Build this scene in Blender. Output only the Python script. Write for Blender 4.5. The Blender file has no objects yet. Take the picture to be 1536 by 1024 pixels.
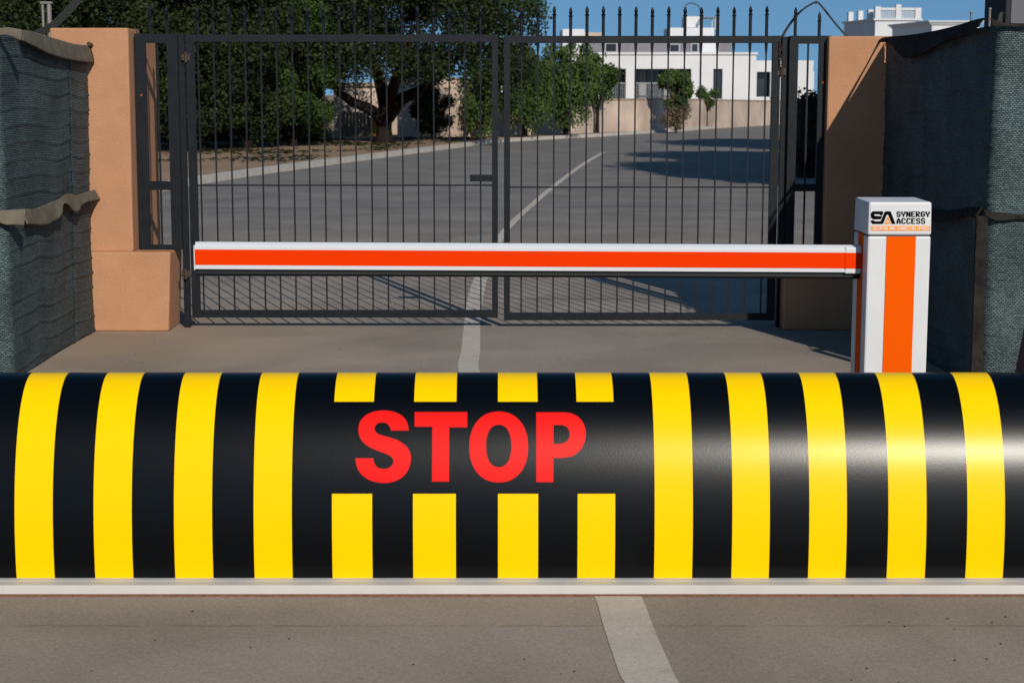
import bpy, math, random
import numpy as np
from mathutils import Vector, Matrix

# ---------------------------------------------------------------- camera, sky, sun, exposure
SC = bpy.context.scene
COL = SC.collection
R = math.radians
F = 2600.0          # focal length in photo pixels (1536 wide)
H = 1.6
CX = 745.0
PITCH = math.atan((512 - 140) / F)
CP, SP = math.cos(PITCH), math.sin(PITCH)
cam_d = bpy.data.cameras.new('camera')
cam = bpy.data.objects.new('camera', cam_d)
COL.objects.link(cam)
cam.location = (0, 0, H)
cam.rotation_euler = (R(90) - PITCH, 0, 0)
cam_d.sensor_width = 36
cam_d.lens = 36 * F / 1536
cam_d.shift_x = (768 - CX) / 1536
cam_d.clip_end = 2000
cam_d.dof.use_dof = True
cam_d.dof.focus_distance = 8.2
cam_d.dof.aperture_fstop = 8.0
SC.camera = cam

SUN = Vector((0.33, -1.0, 0.57)).normalized()
el = math.asin(SUN.z)
az = math.atan2(SUN.x, SUN.y)
w = bpy.data.worlds.new("World")
SC.world = w
w.use_nodes = True
nt = w.node_tree
nt.nodes.clear()
out = nt.nodes.new('ShaderNodeOutputWorld')
bg = nt.nodes.new('ShaderNodeBackground')
sky = nt.nodes.new('ShaderNodeTexSky')
sky.sky_type = 'NISHITA'
sky.sun_disc = False
sky.sun_elevation = el
sky.sun_rotation = az
sky.air_density = 1.0
sky.dust_density = 0.2
sky.ozone_density = 1.6
tc = nt.nodes.new('ShaderNodeTexCoord')
mul = nt.nodes.new('ShaderNodeVectorMath'); mul.operation = 'MULTIPLY_ADD'
mul.inputs[1].default_value = (1, 1, 1.0)
mul.inputs[2].default_value = (0, 0, 0.27)
nrm = nt.nodes.new('ShaderNodeVectorMath'); nrm.operation = 'NORMALIZE'
nt.links.new(tc.outputs['Generated'], mul.inputs[0])
nt.links.new(mul.outputs[0], nrm.inputs[0])
nt.links.new(nrm.outputs[0], sky.inputs['Vector'])
hsv = nt.nodes.new('ShaderNodeHueSaturation'); hsv.inputs['Saturation'].default_value = 1.22; hsv.inputs['Value'].default_value = 1.12; hsv.inputs['Hue'].default_value = 0.492
nt.links.new(sky.outputs[0], hsv.inputs['Color']); nt.links.new(hsv.outputs[0], bg.inputs[0])
bg.inputs[1].default_value = 0.085
nt.links.new(bg.outputs[0], out.inputs[0])
sl = bpy.data.lights.new('sun', 'SUN')
sl.energy = 4.0
sl.angle = R(0.5)
sl.color = (1.0, 0.93, 0.83)
so = bpy.data.objects.new('sun', sl)
so.rotation_euler = (-SUN).to_track_quat('-Z', 'Y').to_euler()
so.location = (10, -20, 15)
COL.objects.link(so)
vs = SC.view_settings
vs.view_transform = 'Standard'
vs.look = 'None'
vs.exposure = 0.0
vs.gamma = 1.0

# ---------------------------------------------------------------- measuring helpers (photo measurement -> metres)
def ray(x, y):
    u = (x - CX) / F; v = (512 - y) / F
    return Vector((u, CP + v * SP, -SP + v * CP))
def gp(x, y, z=0.0):
    d = ray(x, y); t = (H - z) / -d.z
    return Vector((d.x * t, d.y * t, z))
def py(x, y, Y):
    d = ray(x, y); t = Y / d.y
    return Vector((d.x * t, Y, H + d.z * t))
def pX(x, y, X):
    d = ray(x, y); t = X / d.x
    return Vector((X, d.y * t, H + d.z * t))

# ---------------------------------------------------------------- materials
def mat(name, col, rough=0.6, spec=0.5, metal=0.0, noise=0.0, nscale=5.0, col2=None, bump=0.0, bscale=60.0,
        bdist=0.01, coat=0.0, nscale3=None, n3amp=.28, ramp=(0.35, 0.65), detail=6):
    m = bpy.data.materials.new(name)
    m.use_nodes = True
    n = m.node_tree; p = n.nodes['Principled BSDF']
    p.inputs['Base Color'].default_value = (*col, 1)
    p.inputs['Roughness'].default_value = rough
    p.inputs['Specular IOR Level'].default_value = spec
    p.inputs['Metallic'].default_value = metal
    p.inputs['Coat Weight'].default_value = coat
    g = n.nodes.new('ShaderNodeNewGeometry')
    if col2 is not None:
        t = n.nodes.new('ShaderNodeTexNoise'); t.inputs['Scale'].default_value = nscale
        t.inputs['Detail'].default_value = detail; t.inputs['Roughness'].default_value = 0.65
        n.links.new(g.outputs['Position'], t.inputs['Vector'])
        r = n.nodes.new('ShaderNodeValToRGB')
        r.color_ramp.elements[0].position = ramp[0]; r.color_ramp.elements[0].color = (*col, 1)
        r.color_ramp.elements[1].position = ramp[1]; r.color_ramp.elements[1].color = (*col2, 1)
        n.links.new(t.outputs['Fac'], r.inputs[0])
        n.links.new(r.outputs[0], p.inputs['Base Color'])
        if nscale3:
            t3 = n.nodes.new('ShaderNodeTexNoise'); t3.inputs['Scale'].default_value = nscale3
            t3.inputs['Detail'].default_value = 8
            n.links.new(g.outputs['Position'], t3.inputs['Vector'])
            mr = n.nodes.new('ShaderNodeMapRange'); mr.inputs[1].default_value = .3; mr.inputs[2].default_value = .7
            mr.inputs[3].default_value = 1 - n3amp; mr.inputs[4].default_value = 1 + n3amp
            n.links.new(t3.outputs['Fac'], mr.inputs[0])
            mx = n.nodes.new('ShaderNodeVectorMath'); mx.operation = 'SCALE'
            n.links.new(r.outputs[0], mx.inputs[0]); n.links.new(mr.outputs[0], mx.inputs['Scale'])
            n.links.new(mx.outputs[0], p.inputs['Base Color'])
    if bump:
        b = n.nodes.new('ShaderNodeTexNoise'); b.inputs['Scale'].default_value = bscale
        b.inputs['Detail'].default_value = 4
        n.links.new(g.outputs['Position'], b.inputs['Vector'])
        bn = n.nodes.new('ShaderNodeBump'); bn.inputs['Strength'].default_value = bump
        bn.inputs['Distance'].default_value = bdist
        n.links.new(b.outputs['Fac'], bn.inputs['Height'])
        n.links.new(bn.outputs[0], p.inputs['Normal'])
    return m

M = {}
M['stucco'] = mat('stucco', (0.40, 0.205, 0.112), 0.92, 0.1, col2=(0.46, 0.24, 0.135), nscale=3.0, bump=0.5, bscale=85, bdist=0.008)
M['iron'] = mat('iron', (0.006, 0.008, 0.011), 0.5, 0.18, col2=(0.010, 0.013, 0.016), nscale=14, bump=0.1, bscale=90)
M['iron_worn'] = mat('iron_worn', (0.02, 0.018, 0.016), 0.5, 0.4, col2=(0.06, 0.035, 0.02), nscale=30)
M['rust'] = mat('rust', (0.25, 0.10, 0.04), 0.7, 0.3, col2=(0.12, 0.05, 0.03), nscale=60)
M['white_paint'] = mat('white_paint', (0.60, 0.605, 0.61), 0.36, 0.3, col2=(0.635, 0.635, 0.635), nscale=6, bump=0.03, bscale=200)
M['cap_seam'] = mat('seam', (0.03, 0.03, 0.03), 0.8)
M['orange'] = mat('orange_film', (0.80, 0.092, 0.0), 0.6, 0.03)
M['red_orange'] = mat('red_orange_film', (0.78, 0.036, 0.0), 0.6, 0.03)
M['rubber'] = mat('rubber', (0.008, 0.009, 0.010), 0.6, 0.3)
M['alu'] = mat('aluminium_white', (0.60, 0.61, 0.63), 0.32, 0.35)
M['drum_black'] = mat('drum_black', (0.0008, 0.0014, 0.0022), 0.285, 0.23, bump=0.10, bscale=210, bdist=0.0016)
M['drum_yellow'] = mat('drum_yellow', (0.88, 0.55, 0.0), 0.28, 0.11, bump=0.08, bscale=210, bdist=0.0016)
M['letter_red'] = mat('letter_red', (0.74, 0.009, 0.007), 0.36, 0.10, bump=0.08, bscale=210, bdist=0.0016)
M['base_white'] = mat('base_white', (0.50, 0.485, 0.455), 0.55, 0.25, col2=(0.56, 0.545, 0.52), nscale=2.0)
M['text_black'] = mat('text_black', (0.001, 0.001, 0.001), 0.7, 0.03)
M['text_orange'] = mat('text_orange', (0.86, 0.27, 0.01), 0.6, 0.03)
M['text_white'] = mat('text_white', (0.8, 0.8, 0.78), 0.6, 0.2)
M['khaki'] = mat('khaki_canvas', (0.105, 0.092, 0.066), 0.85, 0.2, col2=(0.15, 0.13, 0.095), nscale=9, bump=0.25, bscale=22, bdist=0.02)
M['dark_shaded_canvas'] = mat('dark_shaded_canvas', (0.013, 0.012, 0.011), 0.9, 0.1, col2=(0.030, 0.026, 0.022), nscale=12, bump=0.4, bscale=25, bdist=0.02)  # shade of the right mid flaps put into the colour; strap is dark itself
M['wire'] = mat('wire', (0.02, 0.022, 0.02), 0.6)
M['galv'] = mat('galvanised', (0.20, 0.185, 0.175), 0.5, metal=0.3)
M['kerb'] = mat('kerb_stone', (0.50, 0.47, 0.42), 0.85, 0.2, col2=(0.40, 0.37, 0.33), nscale=2.5, bump=0.3)
M['dirt'] = mat('dirt', (0.24, 0.165, 0.105), 0.95, 0.1, col2=(0.30, 0.22, 0.15), nscale=0.6, nscale3=9, bump=0.6, bscale=8, bdist=0.05)
M['beige_wall'] = mat('beige_wall', (0.50, 0.395, 0.32), 0.9, 0.1, col2=(0.44, 0.345, 0.275), nscale=0.35, nscale3=0.6)
M['beige_dark'] = mat('beige_dark', (0.36, 0.28, 0.21), 0.9, 0.1, col2=(0.28, 0.21, 0.16), nscale=0.8, nscale3=4)
M['white_wall'] = mat('white_wall', (0.63, 0.635, 0.645), 0.85, 0.2, col2=(0.57, 0.575, 0.58), nscale=0.3)
M['grey_wall'] = mat('grey_wall', (0.16, 0.155, 0.17), 0.8, 0.2, col2=(0.20, 0.195, 0.21), nscale=0.4)
M['roof_glass'] = mat('window_glass', (0.02, 0.025, 0.03), 0.12, 0.6)
M['dark_room'] = mat('dark_frame', (0.02, 0.02, 0.022), 0.6)
M['curtain'] = mat('curtain', (0.25, 0.26, 0.27), 0.9)
M['rail_metal'] = mat('rail_metal', (0.30, 0.31, 0.32), 0.5, metal=0.4)
M['yellow_door'] = mat('yellow_door', (0.60, 0.30, 0.02), 0.7)
M['bark'] = mat('bark', (0.010, 0.008, 0.006), 0.95, 0.05, col2=(0.022, 0.017, 0.013), nscale=6, bump=0.8, bscale=12, bdist=0.05)
M['bark_light'] = mat('bark_light', (0.10, 0.075, 0.05), 0.95, 0.1, col2=(0.16, 0.12, 0.085), nscale=6, bump=0.8, bscale=12, bdist=0.05)

def leaf_mat(name, c1, c2, nscale=1.2, trans=0.25):
    m = mat(name, c1, 0.65, 0.25, col2=c2, nscale=nscale, detail=3, ramp=(0.38, 0.62), nscale3=14)
    n = m.node_tree; p = n.nodes['Principled BSDF']
    o = [x for x in n.nodes if x.type == 'OUTPUT_MATERIAL'][0]
    tr = n.nodes.new('ShaderNodeBsdfTranslucent'); mx = n.nodes.new('ShaderNodeMixShader')
    mx.inputs[0].default_value = trans
    src = p.inputs['Base Color'].links[0].from_socket
    n.links.new(src, tr.inputs['Color'])
    n.links.new(p.outputs[0], mx.inputs[1]); n.links.new(tr.outputs[0], mx.inputs[2])
    n.links.new(mx.outputs[0], o.inputs[0])
    return m
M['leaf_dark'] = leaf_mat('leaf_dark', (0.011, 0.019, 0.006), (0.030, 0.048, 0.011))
M['leaf_mid'] = leaf_mat('leaf_mid', (0.020, 0.044, 0.008), (0.055, 0.098, 0.016))
M['leaf_light'] = leaf_mat('leaf_light', (0.036, 0.066, 0.014), (0.078, 0.125, 0.026))
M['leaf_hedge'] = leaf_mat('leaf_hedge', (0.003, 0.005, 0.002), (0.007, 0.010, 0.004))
M['leaf_dry'] = leaf_mat('leaf_dry', (0.10, 0.075, 0.045), (0.15, 0.12, 0.07))

def asphalt():
    m = mat('asphalt', (0.272, 0.230, 0.190), 0.92, 0.12, col2=(0.325, 0.276, 0.228), nscale=0.7, nscale3=70, n3amp=.10,
            bump=0.45, bscale=170, bdist=0.004)
    n = m.node_tree; p = n.nodes['Principled BSDF']
    src = p.inputs['Base Color'].links[0].from_socket
    g = [x for x in n.nodes if x.type == 'NEW_GEOMETRY'][0]
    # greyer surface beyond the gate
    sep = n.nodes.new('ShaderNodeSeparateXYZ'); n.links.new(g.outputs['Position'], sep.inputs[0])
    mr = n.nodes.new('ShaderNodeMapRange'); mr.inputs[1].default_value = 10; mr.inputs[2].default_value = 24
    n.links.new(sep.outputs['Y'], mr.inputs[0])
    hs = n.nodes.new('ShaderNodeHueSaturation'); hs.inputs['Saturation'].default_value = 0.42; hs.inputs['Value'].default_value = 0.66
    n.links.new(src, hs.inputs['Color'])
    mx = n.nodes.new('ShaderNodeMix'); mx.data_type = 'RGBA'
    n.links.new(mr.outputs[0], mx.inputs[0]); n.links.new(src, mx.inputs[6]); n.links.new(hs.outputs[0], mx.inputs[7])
    # speckled aggregate
    vo = n.nodes.new('ShaderNodeTexVoronoi'); vo.inputs['Scale'].default_value = 190
    n.links.new(g.outputs['Position'], vo.inputs['Vector'])
    r = n.nodes.new('ShaderNodeValToRGB')
    r.color_ramp.elements[0].position = 0.0; r.color_ramp.elements[0].color = (0.62, 0.62, 0.62, 1)
    r.color_ramp.elements[1].position = 1.0; r.color_ramp.elements[1].color = (1.35, 1.33, 1.3, 1)
    sx = n.nodes.new('ShaderNodeSeparateColor'); n.links.new(vo.outputs['Color'], sx.inputs[0])
    n.links.new(sx.outputs[0], r.inputs[0])
    m2 = n.nodes.new('ShaderNodeMix'); m2.data_type = 'RGBA'; m2.blend_type = 'MULTIPLY'; m2.inputs[0].default_value = 0.35
    n.links.new(mx.outputs[2], m2.inputs[6]); n.links.new(r.outputs[0], m2.inputs[7])
    # ragged joint crack across the lane in front of the barrier, and dark pits
    nz = n.nodes.new('ShaderNodeTexNoise'); nz.inputs['Scale'].default_value = 14; nz.inputs['Detail'].default_value = 6
    n.links.new(g.outputs['Position'], nz.inputs['Vector'])
    a = n.nodes.new('ShaderNodeMath'); a.operation = 'MULTIPLY_ADD'; a.inputs[1].default_value = 0.022
    n.links.new(nz.outputs['Fac'], a.inputs[0]); n.links.new(sep.outputs['Y'], a.inputs[2])
    b = n.nodes.new('ShaderNodeMath'); b.operation = 'SUBTRACT'; b.inputs[1].default_value = gp(745, 938).y + 0.011
    n.links.new(a.outputs[0], b.inputs[0])
    c = n.nodes.new('ShaderNodeMath'); c.operation = 'ABSOLUTE'; n.links.new(b.outputs[0], c.inputs[0])
    d = n.nodes.new('ShaderNodeMapRange'); d.inputs[1].default_value = 0.002; d.inputs[2].default_value = 0.009
    d.inputs[3].default_value = 1; d.inputs[4].default_value = 0
    n.links.new(c.outputs[0], d.inputs[0])
    nz2 = n.nodes.new('ShaderNodeTexNoise'); nz2.inputs['Scale'].default_value = 9; nz2.inputs['Detail'].default_value = 5
    n.links.new(g.outputs['Position'], nz2.inputs['Vector'])
    d2 = n.nodes.new('ShaderNodeMapRange'); d2.inputs[1].default_value = 0.36; d2.inputs[2].default_value = 0.6; d2.inputs[4].default_value = 0.65
    n.links.new(nz2.outputs['Fac'], d2.inputs[0])
    e = n.nodes.new('ShaderNodeMath'); e.operation = 'MULTIPLY'; n.links.new(d.outputs[0], e.inputs[0]); n.links.new(d2.outputs[0], e.inputs[1])
    m3 = n.nodes.new('ShaderNodeMix'); m3.data_type = 'RGBA'
    n.links.new(e.outputs[0], m3.inputs[0]); n.links.new(m2.outputs[2], m3.inputs[6]); m3.inputs[7].default_value = (0.16, 0.095, 0.05, 1)
    # tan dust blown up against the left plinth, and irregular darker patches
    ds = n.nodes.new('ShaderNodeVectorMath'); ds.operation = 'DISTANCE'; ds.inputs[1].default_value = (-2.5, 11.2, 0)
    n.links.new(g.outputs['Position'], ds.inputs[0])
    nd = n.nodes.new('ShaderNodeTexNoise'); nd.inputs['Scale'].default_value = 2.2; nd.inputs['Detail'].default_value = 7
    n.links.new(g.outputs['Position'], nd.inputs['Vector'])
    sb = n.nodes.new('ShaderNodeMath'); sb.operation = 'MULTIPLY_ADD'; sb.inputs[1].default_value = 2.4
    n.links.new(nd.outputs['Fac'], sb.inputs[0]); n.links.new(ds.outputs['Value'], sb.inputs[2])
    dr_ = n.nodes.new('ShaderNodeMapRange'); dr_.inputs[1].default_value = 1.5; dr_.inputs[2].default_value = 3.4; dr_.inputs[3].default_value = .75; dr_.inputs[4].default_value = 0
    n.links.new(sb.outputs[0], dr_.inputs[0])
    m4 = n.nodes.new('ShaderNodeMix'); m4.data_type = 'RGBA'
    n.links.new(dr_.outputs[0], m4.inputs[0]); n.links.new(m3.outputs[2], m4.inputs[6]); m4.inputs[7].default_value = (0.36, 0.265, 0.185, 1)
    np_ = n.nodes.new('ShaderNodeTexNoise'); np_.inputs['Scale'].default_value = 0.9; np_.inputs['Detail'].default_value = 5; np_.inputs['Distortion'].default_value = .6
    n.links.new(g.outputs['Position'], np_.inputs['Vector'])
    mp = n.nodes.new('ShaderNodeMapRange'); mp.inputs[1].default_value = .4; mp.inputs[2].default_value = .62; mp.inputs[3].default_value = .86; mp.inputs[4].default_value = 1.06
    n.links.new(np_.outputs['Fac'], mp.inputs[0])
    m5 = n.nodes.new('ShaderNodeVectorMath'); m5.operation = 'SCALE'
    n.links.new(m4.outputs[2], m5.inputs[0]); n.links.new(mp.outputs[0], m5.inputs['Scale'])
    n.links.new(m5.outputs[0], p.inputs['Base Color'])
    return m
M['asphalt'] = asphalt()

def paint_mat():
    m = mat('road_paint', (0.44, 0.395, 0.335), 0.85, 0.2, col2=(0.50, 0.45, 0.39), nscale=5, nscale3=70, n3amp=.10, bump=0.45, bscale=170, bdist=0.004)
    n = m.node_tree; p = n.nodes['Principled BSDF']
    src = p.inputs['Base Color'].links[0].from_socket
    g = [x for x in n.nodes if x.type == 'NEW_GEOMETRY'][0]
    nz = n.nodes.new('ShaderNodeTexNoise'); nz.inputs['Scale'].default_value = 7; nz.inputs['Detail'].default_value = 10; nz.inputs['Roughness'].default_value = .75
    n.links.new(g.outputs['Position'], nz.inputs['Vector'])
    d = n.nodes.new('ShaderNodeMapRange'); d.inputs[1].default_value = 0.56; d.inputs[2].default_value = 0.68; d.inputs[4].default_value = .75
    n.links.new(nz.outputs['Fac'], d.inputs[0])
    m3 = n.nodes.new('ShaderNodeMix'); m3.data_type = 'RGBA'
    n.links.new(d.outputs[0], m3.inputs[0]); n.links.new(src, m3.inputs[6]); m3.inputs[7].default_value = (0.31, 0.265, 0.22, 1)
    n.links.new(m3.outputs[2], p.inputs['Base Color'])
    return m
M['road_paint'] = paint_mat()

def net_mat():
    m = bpy.data.materials.new('shade_net'); m.use_nodes = True
    n = m.node_tree; p = n.nodes['Principled BSDF']
    p.inputs['Roughness'].default_value = 0.7; p.inputs['Specular IOR Level'].default_value = 0.3
    uv = n.nodes.new('ShaderNodeUVMap'); uv.uv_map = 'uv'
    nz = n.nodes.new('ShaderNodeTexNoise'); nz.inputs['Scale'].default_value = 28; nz.inputs['Detail'].default_value = 4
    n.links.new(uv.outputs[0], nz.inputs['Vector'])
    sc = n.nodes.new('ShaderNodeVectorMath'); sc.operation = 'MULTIPLY_ADD'
    sc.inputs[1].default_value = (0.020, 0.012, 0); n.links.new(nz.outputs['Color'], sc.inputs[0]); n.links.new(uv.outputs[0], sc.inputs[2])
    br = n.nodes.new('ShaderNodeTexBrick')
    br.inputs['Scale'].default_value = 1.0
    br.inputs['Brick Width'].default_value = 0.019; br.inputs['Row Height'].default_value = 0.0098
    br.inputs['Mortar Size'].default_value = 0.0030; br.inputs['Mortar Smooth'].default_value = 1.0
    br.inputs['Color1'].default_value = (0.100, 0.145, 0.148, 1); br.inputs['Color2'].default_value = (0.036, 0.058, 0.062, 1)
    br.inputs['Mortar'].default_value = (0.008, 0.013, 0.015, 1); br.inputs['Bias'].default_value = -0.2
    n.links.new(sc.outputs[0], br.inputs['Vector'])
    n2 = n.nodes.new('ShaderNodeTexNoise'); n2.inputs['Scale'].default_value = 3.5; n2.inputs['Detail'].default_value = 5
    n.links.new(uv.outputs[0], n2.inputs['Vector'])
    mr = n.nodes.new('ShaderNodeMapRange'); mr.inputs[1].default_value = .3; mr.inputs[2].default_value = .7; mr.inputs[3].default_value = .7; mr.inputs[4].default_value = 1.3
    n.links.new(n2.outputs['Fac'], mr.inputs[0])
    sc2 = n.nodes.new('ShaderNodeVectorMath'); sc2.operation = 'SCALE'
    n.links.new(br.outputs['Color'], sc2.inputs[0]); n.links.new(mr.outputs[0], sc2.inputs['Scale'])
    n.links.new(sc2.outputs[0], p.inputs['Base Color'])
    bn = n.nodes.new('ShaderNodeBump'); bn.inputs['Strength'].default_value = 0.8; bn.inputs['Distance'].default_value = 0.004
    inv = n.nodes.new('ShaderNodeMath'); inv.operation = 'SUBTRACT'; inv.inputs[0].default_value = 1
    n.links.new(br.outputs['Fac'], inv.inputs[1]); n.links.new(inv.outputs[0], bn.inputs['Height'])
    n.links.new(bn.outputs[0], p.inputs['Normal'])
    return m
M['net'] = net_mat()

# ---------------------------------------------------------------- mesh helpers
def tag(o, label=None, cat=None, group=None, kind=None):
    if label: o['label'] = label
    if cat: o['category'] = cat
    if group: o['group'] = group
    if kind: o['kind'] = kind
    return o
WLOC = {}
def empty(name, loc, label, cat, group=None):
    o = bpy.data.objects.new(name, None)
    o.empty_display_size = 0.2
    o.location = loc
    COL.objects.link(o)
    WLOC[o.name] = Vector(loc)
    return tag(o, label, cat, group)

class MB:
    """collects geometry in world metres; build() links it as one mesh object"""
    def __init__(s): s.v = []; s.f = []; s.m = []; s.uv = None
    def add(s, vs, fs, mi=0):
        b = len(s.v); s.v += [tuple(v) for v in vs]
        for f in fs: s.f.append(tuple(b + i for i in f)); s.m.append(mi)
    def box(s, a, b, mi=0):
        x0, y0, z0 = a; x1, y1, z1 = b
        vs = [(x0, y0, z0), (x1, y0, z0), (x1, y1, z0), (x0, y1, z0), (x0, y0, z1), (x1, y0, z1), (x1, y1, z1), (x0, y1, z1)]
        s.add(vs, [(0, 3, 2, 1), (4, 5, 6, 7), (0, 1, 5, 4), (1, 2, 6, 5), (2, 3, 7, 6), (3, 0, 4, 7)], mi); return s
    def hexa(s, bot, top, mi=0):   # 4 bottom + 4 top corners, counter-clockwise from above
        s.add(list(bot) + list(top), [(0, 3, 2, 1), (4, 5, 6, 7), (0, 1, 5, 4), (1, 2, 6, 5), (2, 3, 7, 6), (3, 0, 4, 7)], mi); return s
    def beam(s, p, q, w, d, mi=0):  # square-section bar p->q, w wide (X), d deep (Y); for near vertical or X-running bars
        p = Vector(p); q = Vector(q); t = (q - p).normalized()
        if abs(t.z) > 0.7:
            a = Vector((w / 2, 0, 0)); b = Vector((0, d / 2, 0))
        else:
            a = Vector((0, 0, w / 2)); b = Vector((0, d / 2, 0))
        c = [p - a - b, p + a - b, p + a + b, p - a + b, q - a - b, q + a - b, q + a + b, q - a + b]
        s.add(c, [(0, 3, 2, 1), (4, 5, 6, 7), (0, 1, 5, 4), (1, 2, 6, 5), (2, 3, 7, 6), (3, 0, 4, 7)], mi); return s
    def tube(s, pts, r, n=8, mi=0):
        pts = [Vector(p) for p in pts]
        if not hasattr(r, '__len__'): r = [r] * len(pts)
        base = len(s.v); rings = []
        ref = Vector((0.31, 0.2, 0.93)).normalized()
        for i, p in enumerate(pts):
            t = (pts[min(i + 1, len(pts) - 1)] - pts[max(i - 1, 0)]).normalized()
            rr = ref if abs(t.dot(ref)) < 0.97 else Vector((1, 0, 0))
            if i == 0: a = t.cross(rr).normalized()
            else:
                a = (a - t * a.dot(t))
                a = a.normalized() if a.length > 1e-6 else t.cross(rr).normalized()
            b = t.cross(a)
            rings.append([p + (a * math.cos(2 * math.pi * k / n) + b * math.sin(2 * math.pi * k / n)) * r[i] for k in range(n)])
        vs = [v for g in rings for v in g]; fs = []
        for i in range(len(rings) - 1):
            for k in range(n):
                fs.append((i * n + k, i * n + (k + 1) % n, (i + 1) * n + (k + 1) % n, (i + 1) * n + k))
        fs.append(tuple(range(n - 1, -1, -1))); fs.append(tuple((len(rings) - 1) * n + k for k in range(n)))
        s.add(vs, fs, mi); return s
    def lathe(s, c, prof, n=12, mi=0):  # prof: (r, z)
        vs = []; fs = []
        for r, z in prof:
            for k in range(n): vs.append((c[0] + r * math.cos(2 * math.pi * k / n), c[1] + r * math.sin(2 * math.pi * k / n), c[2] + z))
        for i in range(len(prof) - 1):
            for k in range(n): fs.append((i * n + k, i * n + (k + 1) % n, (i + 1) * n + (k + 1) % n, (i + 1) * n + k))
        fs.append(tuple(range(n - 1, -1, -1))); fs.append(tuple((len(prof) - 1) * n + k for k in range(n)))
        s.add(vs, fs, mi); return s
    def prismY(s, poly, y0, y1, mi=0):  # poly of (x, z), ccw seen from -Y
        n = len(poly)
        vs = [(x, y0, z) for x, z in poly] + [(x, y1, z) for x, z in poly]
        fs = [tuple(range(n)), tuple(range(2 * n - 1, n - 1, -1))]
        for i in range(n): j = (i + 1) % n; fs.append((j, i, n + i, n + j))
        s.add(vs, fs, mi); return s
    def prismX(s, poly, x0, x1, mi=0):  # poly of (y, z)
        n = len(poly)
        vs = [(x0, y, z) for y, z in poly] + [(x1, y, z) for y, z in poly]
        fs = [tuple(range(n - 1, -1, -1)), tuple(range(n, 2 * n))]
        for i in range(n): j = (i + 1) % n; fs.append((i, j, n + j, n + i))
        s.add(vs, fs, mi); return s
    def build(s, name, mats, parent=None, bevel=0, smooth=False, thick=0, loc=None, uv=None):
        if not isinstance(mats, (list, tuple)): mats = [mats]
        me = bpy.data.meshes.new(name)
        if parent is not None: off = WLOC[parent.name]
        elif loc is not None: off = Vector(loc)
        else: off = Vector((0, 0, 0))
        V = [(v[0] - off.x, v[1] - off.y, v[2] - off.z) for v in s.v]
        me.from_pydata(V, [], s.f)
        for m in mats: me.materials.append(m)
        if len(mats) > 1: me.polygons.foreach_set('material_index', s.m)
        if smooth: me.polygons.foreach_set('use_smooth', [True] * len(s.f))
        if uv is not None:
            l = me.uv_layers.new(name='uv')
            idx = np.empty(len(me.loops), dtype=np.int32); me.loops.foreach_get('vertex_index', idx)
            l.data.foreach_set('uv', np.array(uv, dtype=np.float32)[idx].ravel())
        me.update()
        o = bpy.data.objects.new(name, me)
        COL.objects.link(o)
        if parent is not None: o.parent = parent
        elif loc is not None: o.location = loc
        WLOC[o.name] = off.copy()
        if bevel:
            b = o.modifiers.new('bevel', 'BEVEL'); b.width = bevel; b.segments = 2; b.limit_method = 'ANGLE'; b.angle_limit = R(35)
            b.harden_normals = False
        if thick:
            t = o.modifiers.new('thick', 'SOLIDIFY'); t.thickness = thick; t.offset = 0
        return o

def catmull(run, k=5):
    if len(run) < 3: return list(run)
    P = [run[0]] + list(run) + [run[-1]]; res = []
    for i in range(1, len(P) - 2):
        p0, p1, p2, p3 = [np.array(q, float) for q in P[i - 1:i + 3]]
        for j in range(k):
            t = j / k
            res.append(tuple(0.5 * ((2 * p1) + (-p0 + p2) * t + (2 * p0 - 5 * p1 + 4 * p2 - p3) * t * t + (-p0 + 3 * p1 - 3 * p2 + p3) * t ** 3)))
    res.append(tuple(run[-1]))
    return res
def scanfill(polys, step, mapf):
    """fills even-odd polygons (lists of (x, y)) with thin horizontal quads, each corner mapped to 3D"""
    ys = [p[1] for q in polys for p in q]; y0, y1 = min(ys), max(ys)
    n = max(1, int(round((y1 - y0) / step))); h = (y1 - y0) / n
    def cross(y):
        r = []
        for q in polys:
            for i in range(len(q)):
                a, b = q[i], q[(i + 1) % len(q)]
                if (a[1] <= y) != (b[1] <= y):
                    sl_ = (b[0] - a[0]) / (b[1] - a[1])
                    r.append((a[0] + sl_ * (y - a[1]), sl_))
        return sorted(r)
    mb = MB()
    for i in range(n):
        ya = y0 + i * h; ym = ya + h / 2; yb = ya + h
        c = cross(ym)
        for k in range(0, len(c) - 1, 2):
            (xa, sa), (xb, sb) = c[k], c[k + 1]
            lim = lambda s_: max(-6 * h, min(6 * h, s_ * h / 2))
            da, db = lim(sa), lim(sb)
            if xb - xa < 1e-6: continue
            tl, tr_, br_, bl = xa - da, xb - db, xb + db, xa + da
            if tr_ < tl: tl = tr_ = (tl + tr_) / 2
            if br_ < bl: bl = br_ = (bl + br_) / 2
            mb.add([mapf(tl, ya), mapf(bl, yb), mapf(br_, yb), mapf(tr_, ya)], [(0, 1, 2, 3)])
    return mb

rng = np.random.default_rng(7)
random.seed(7)

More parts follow.
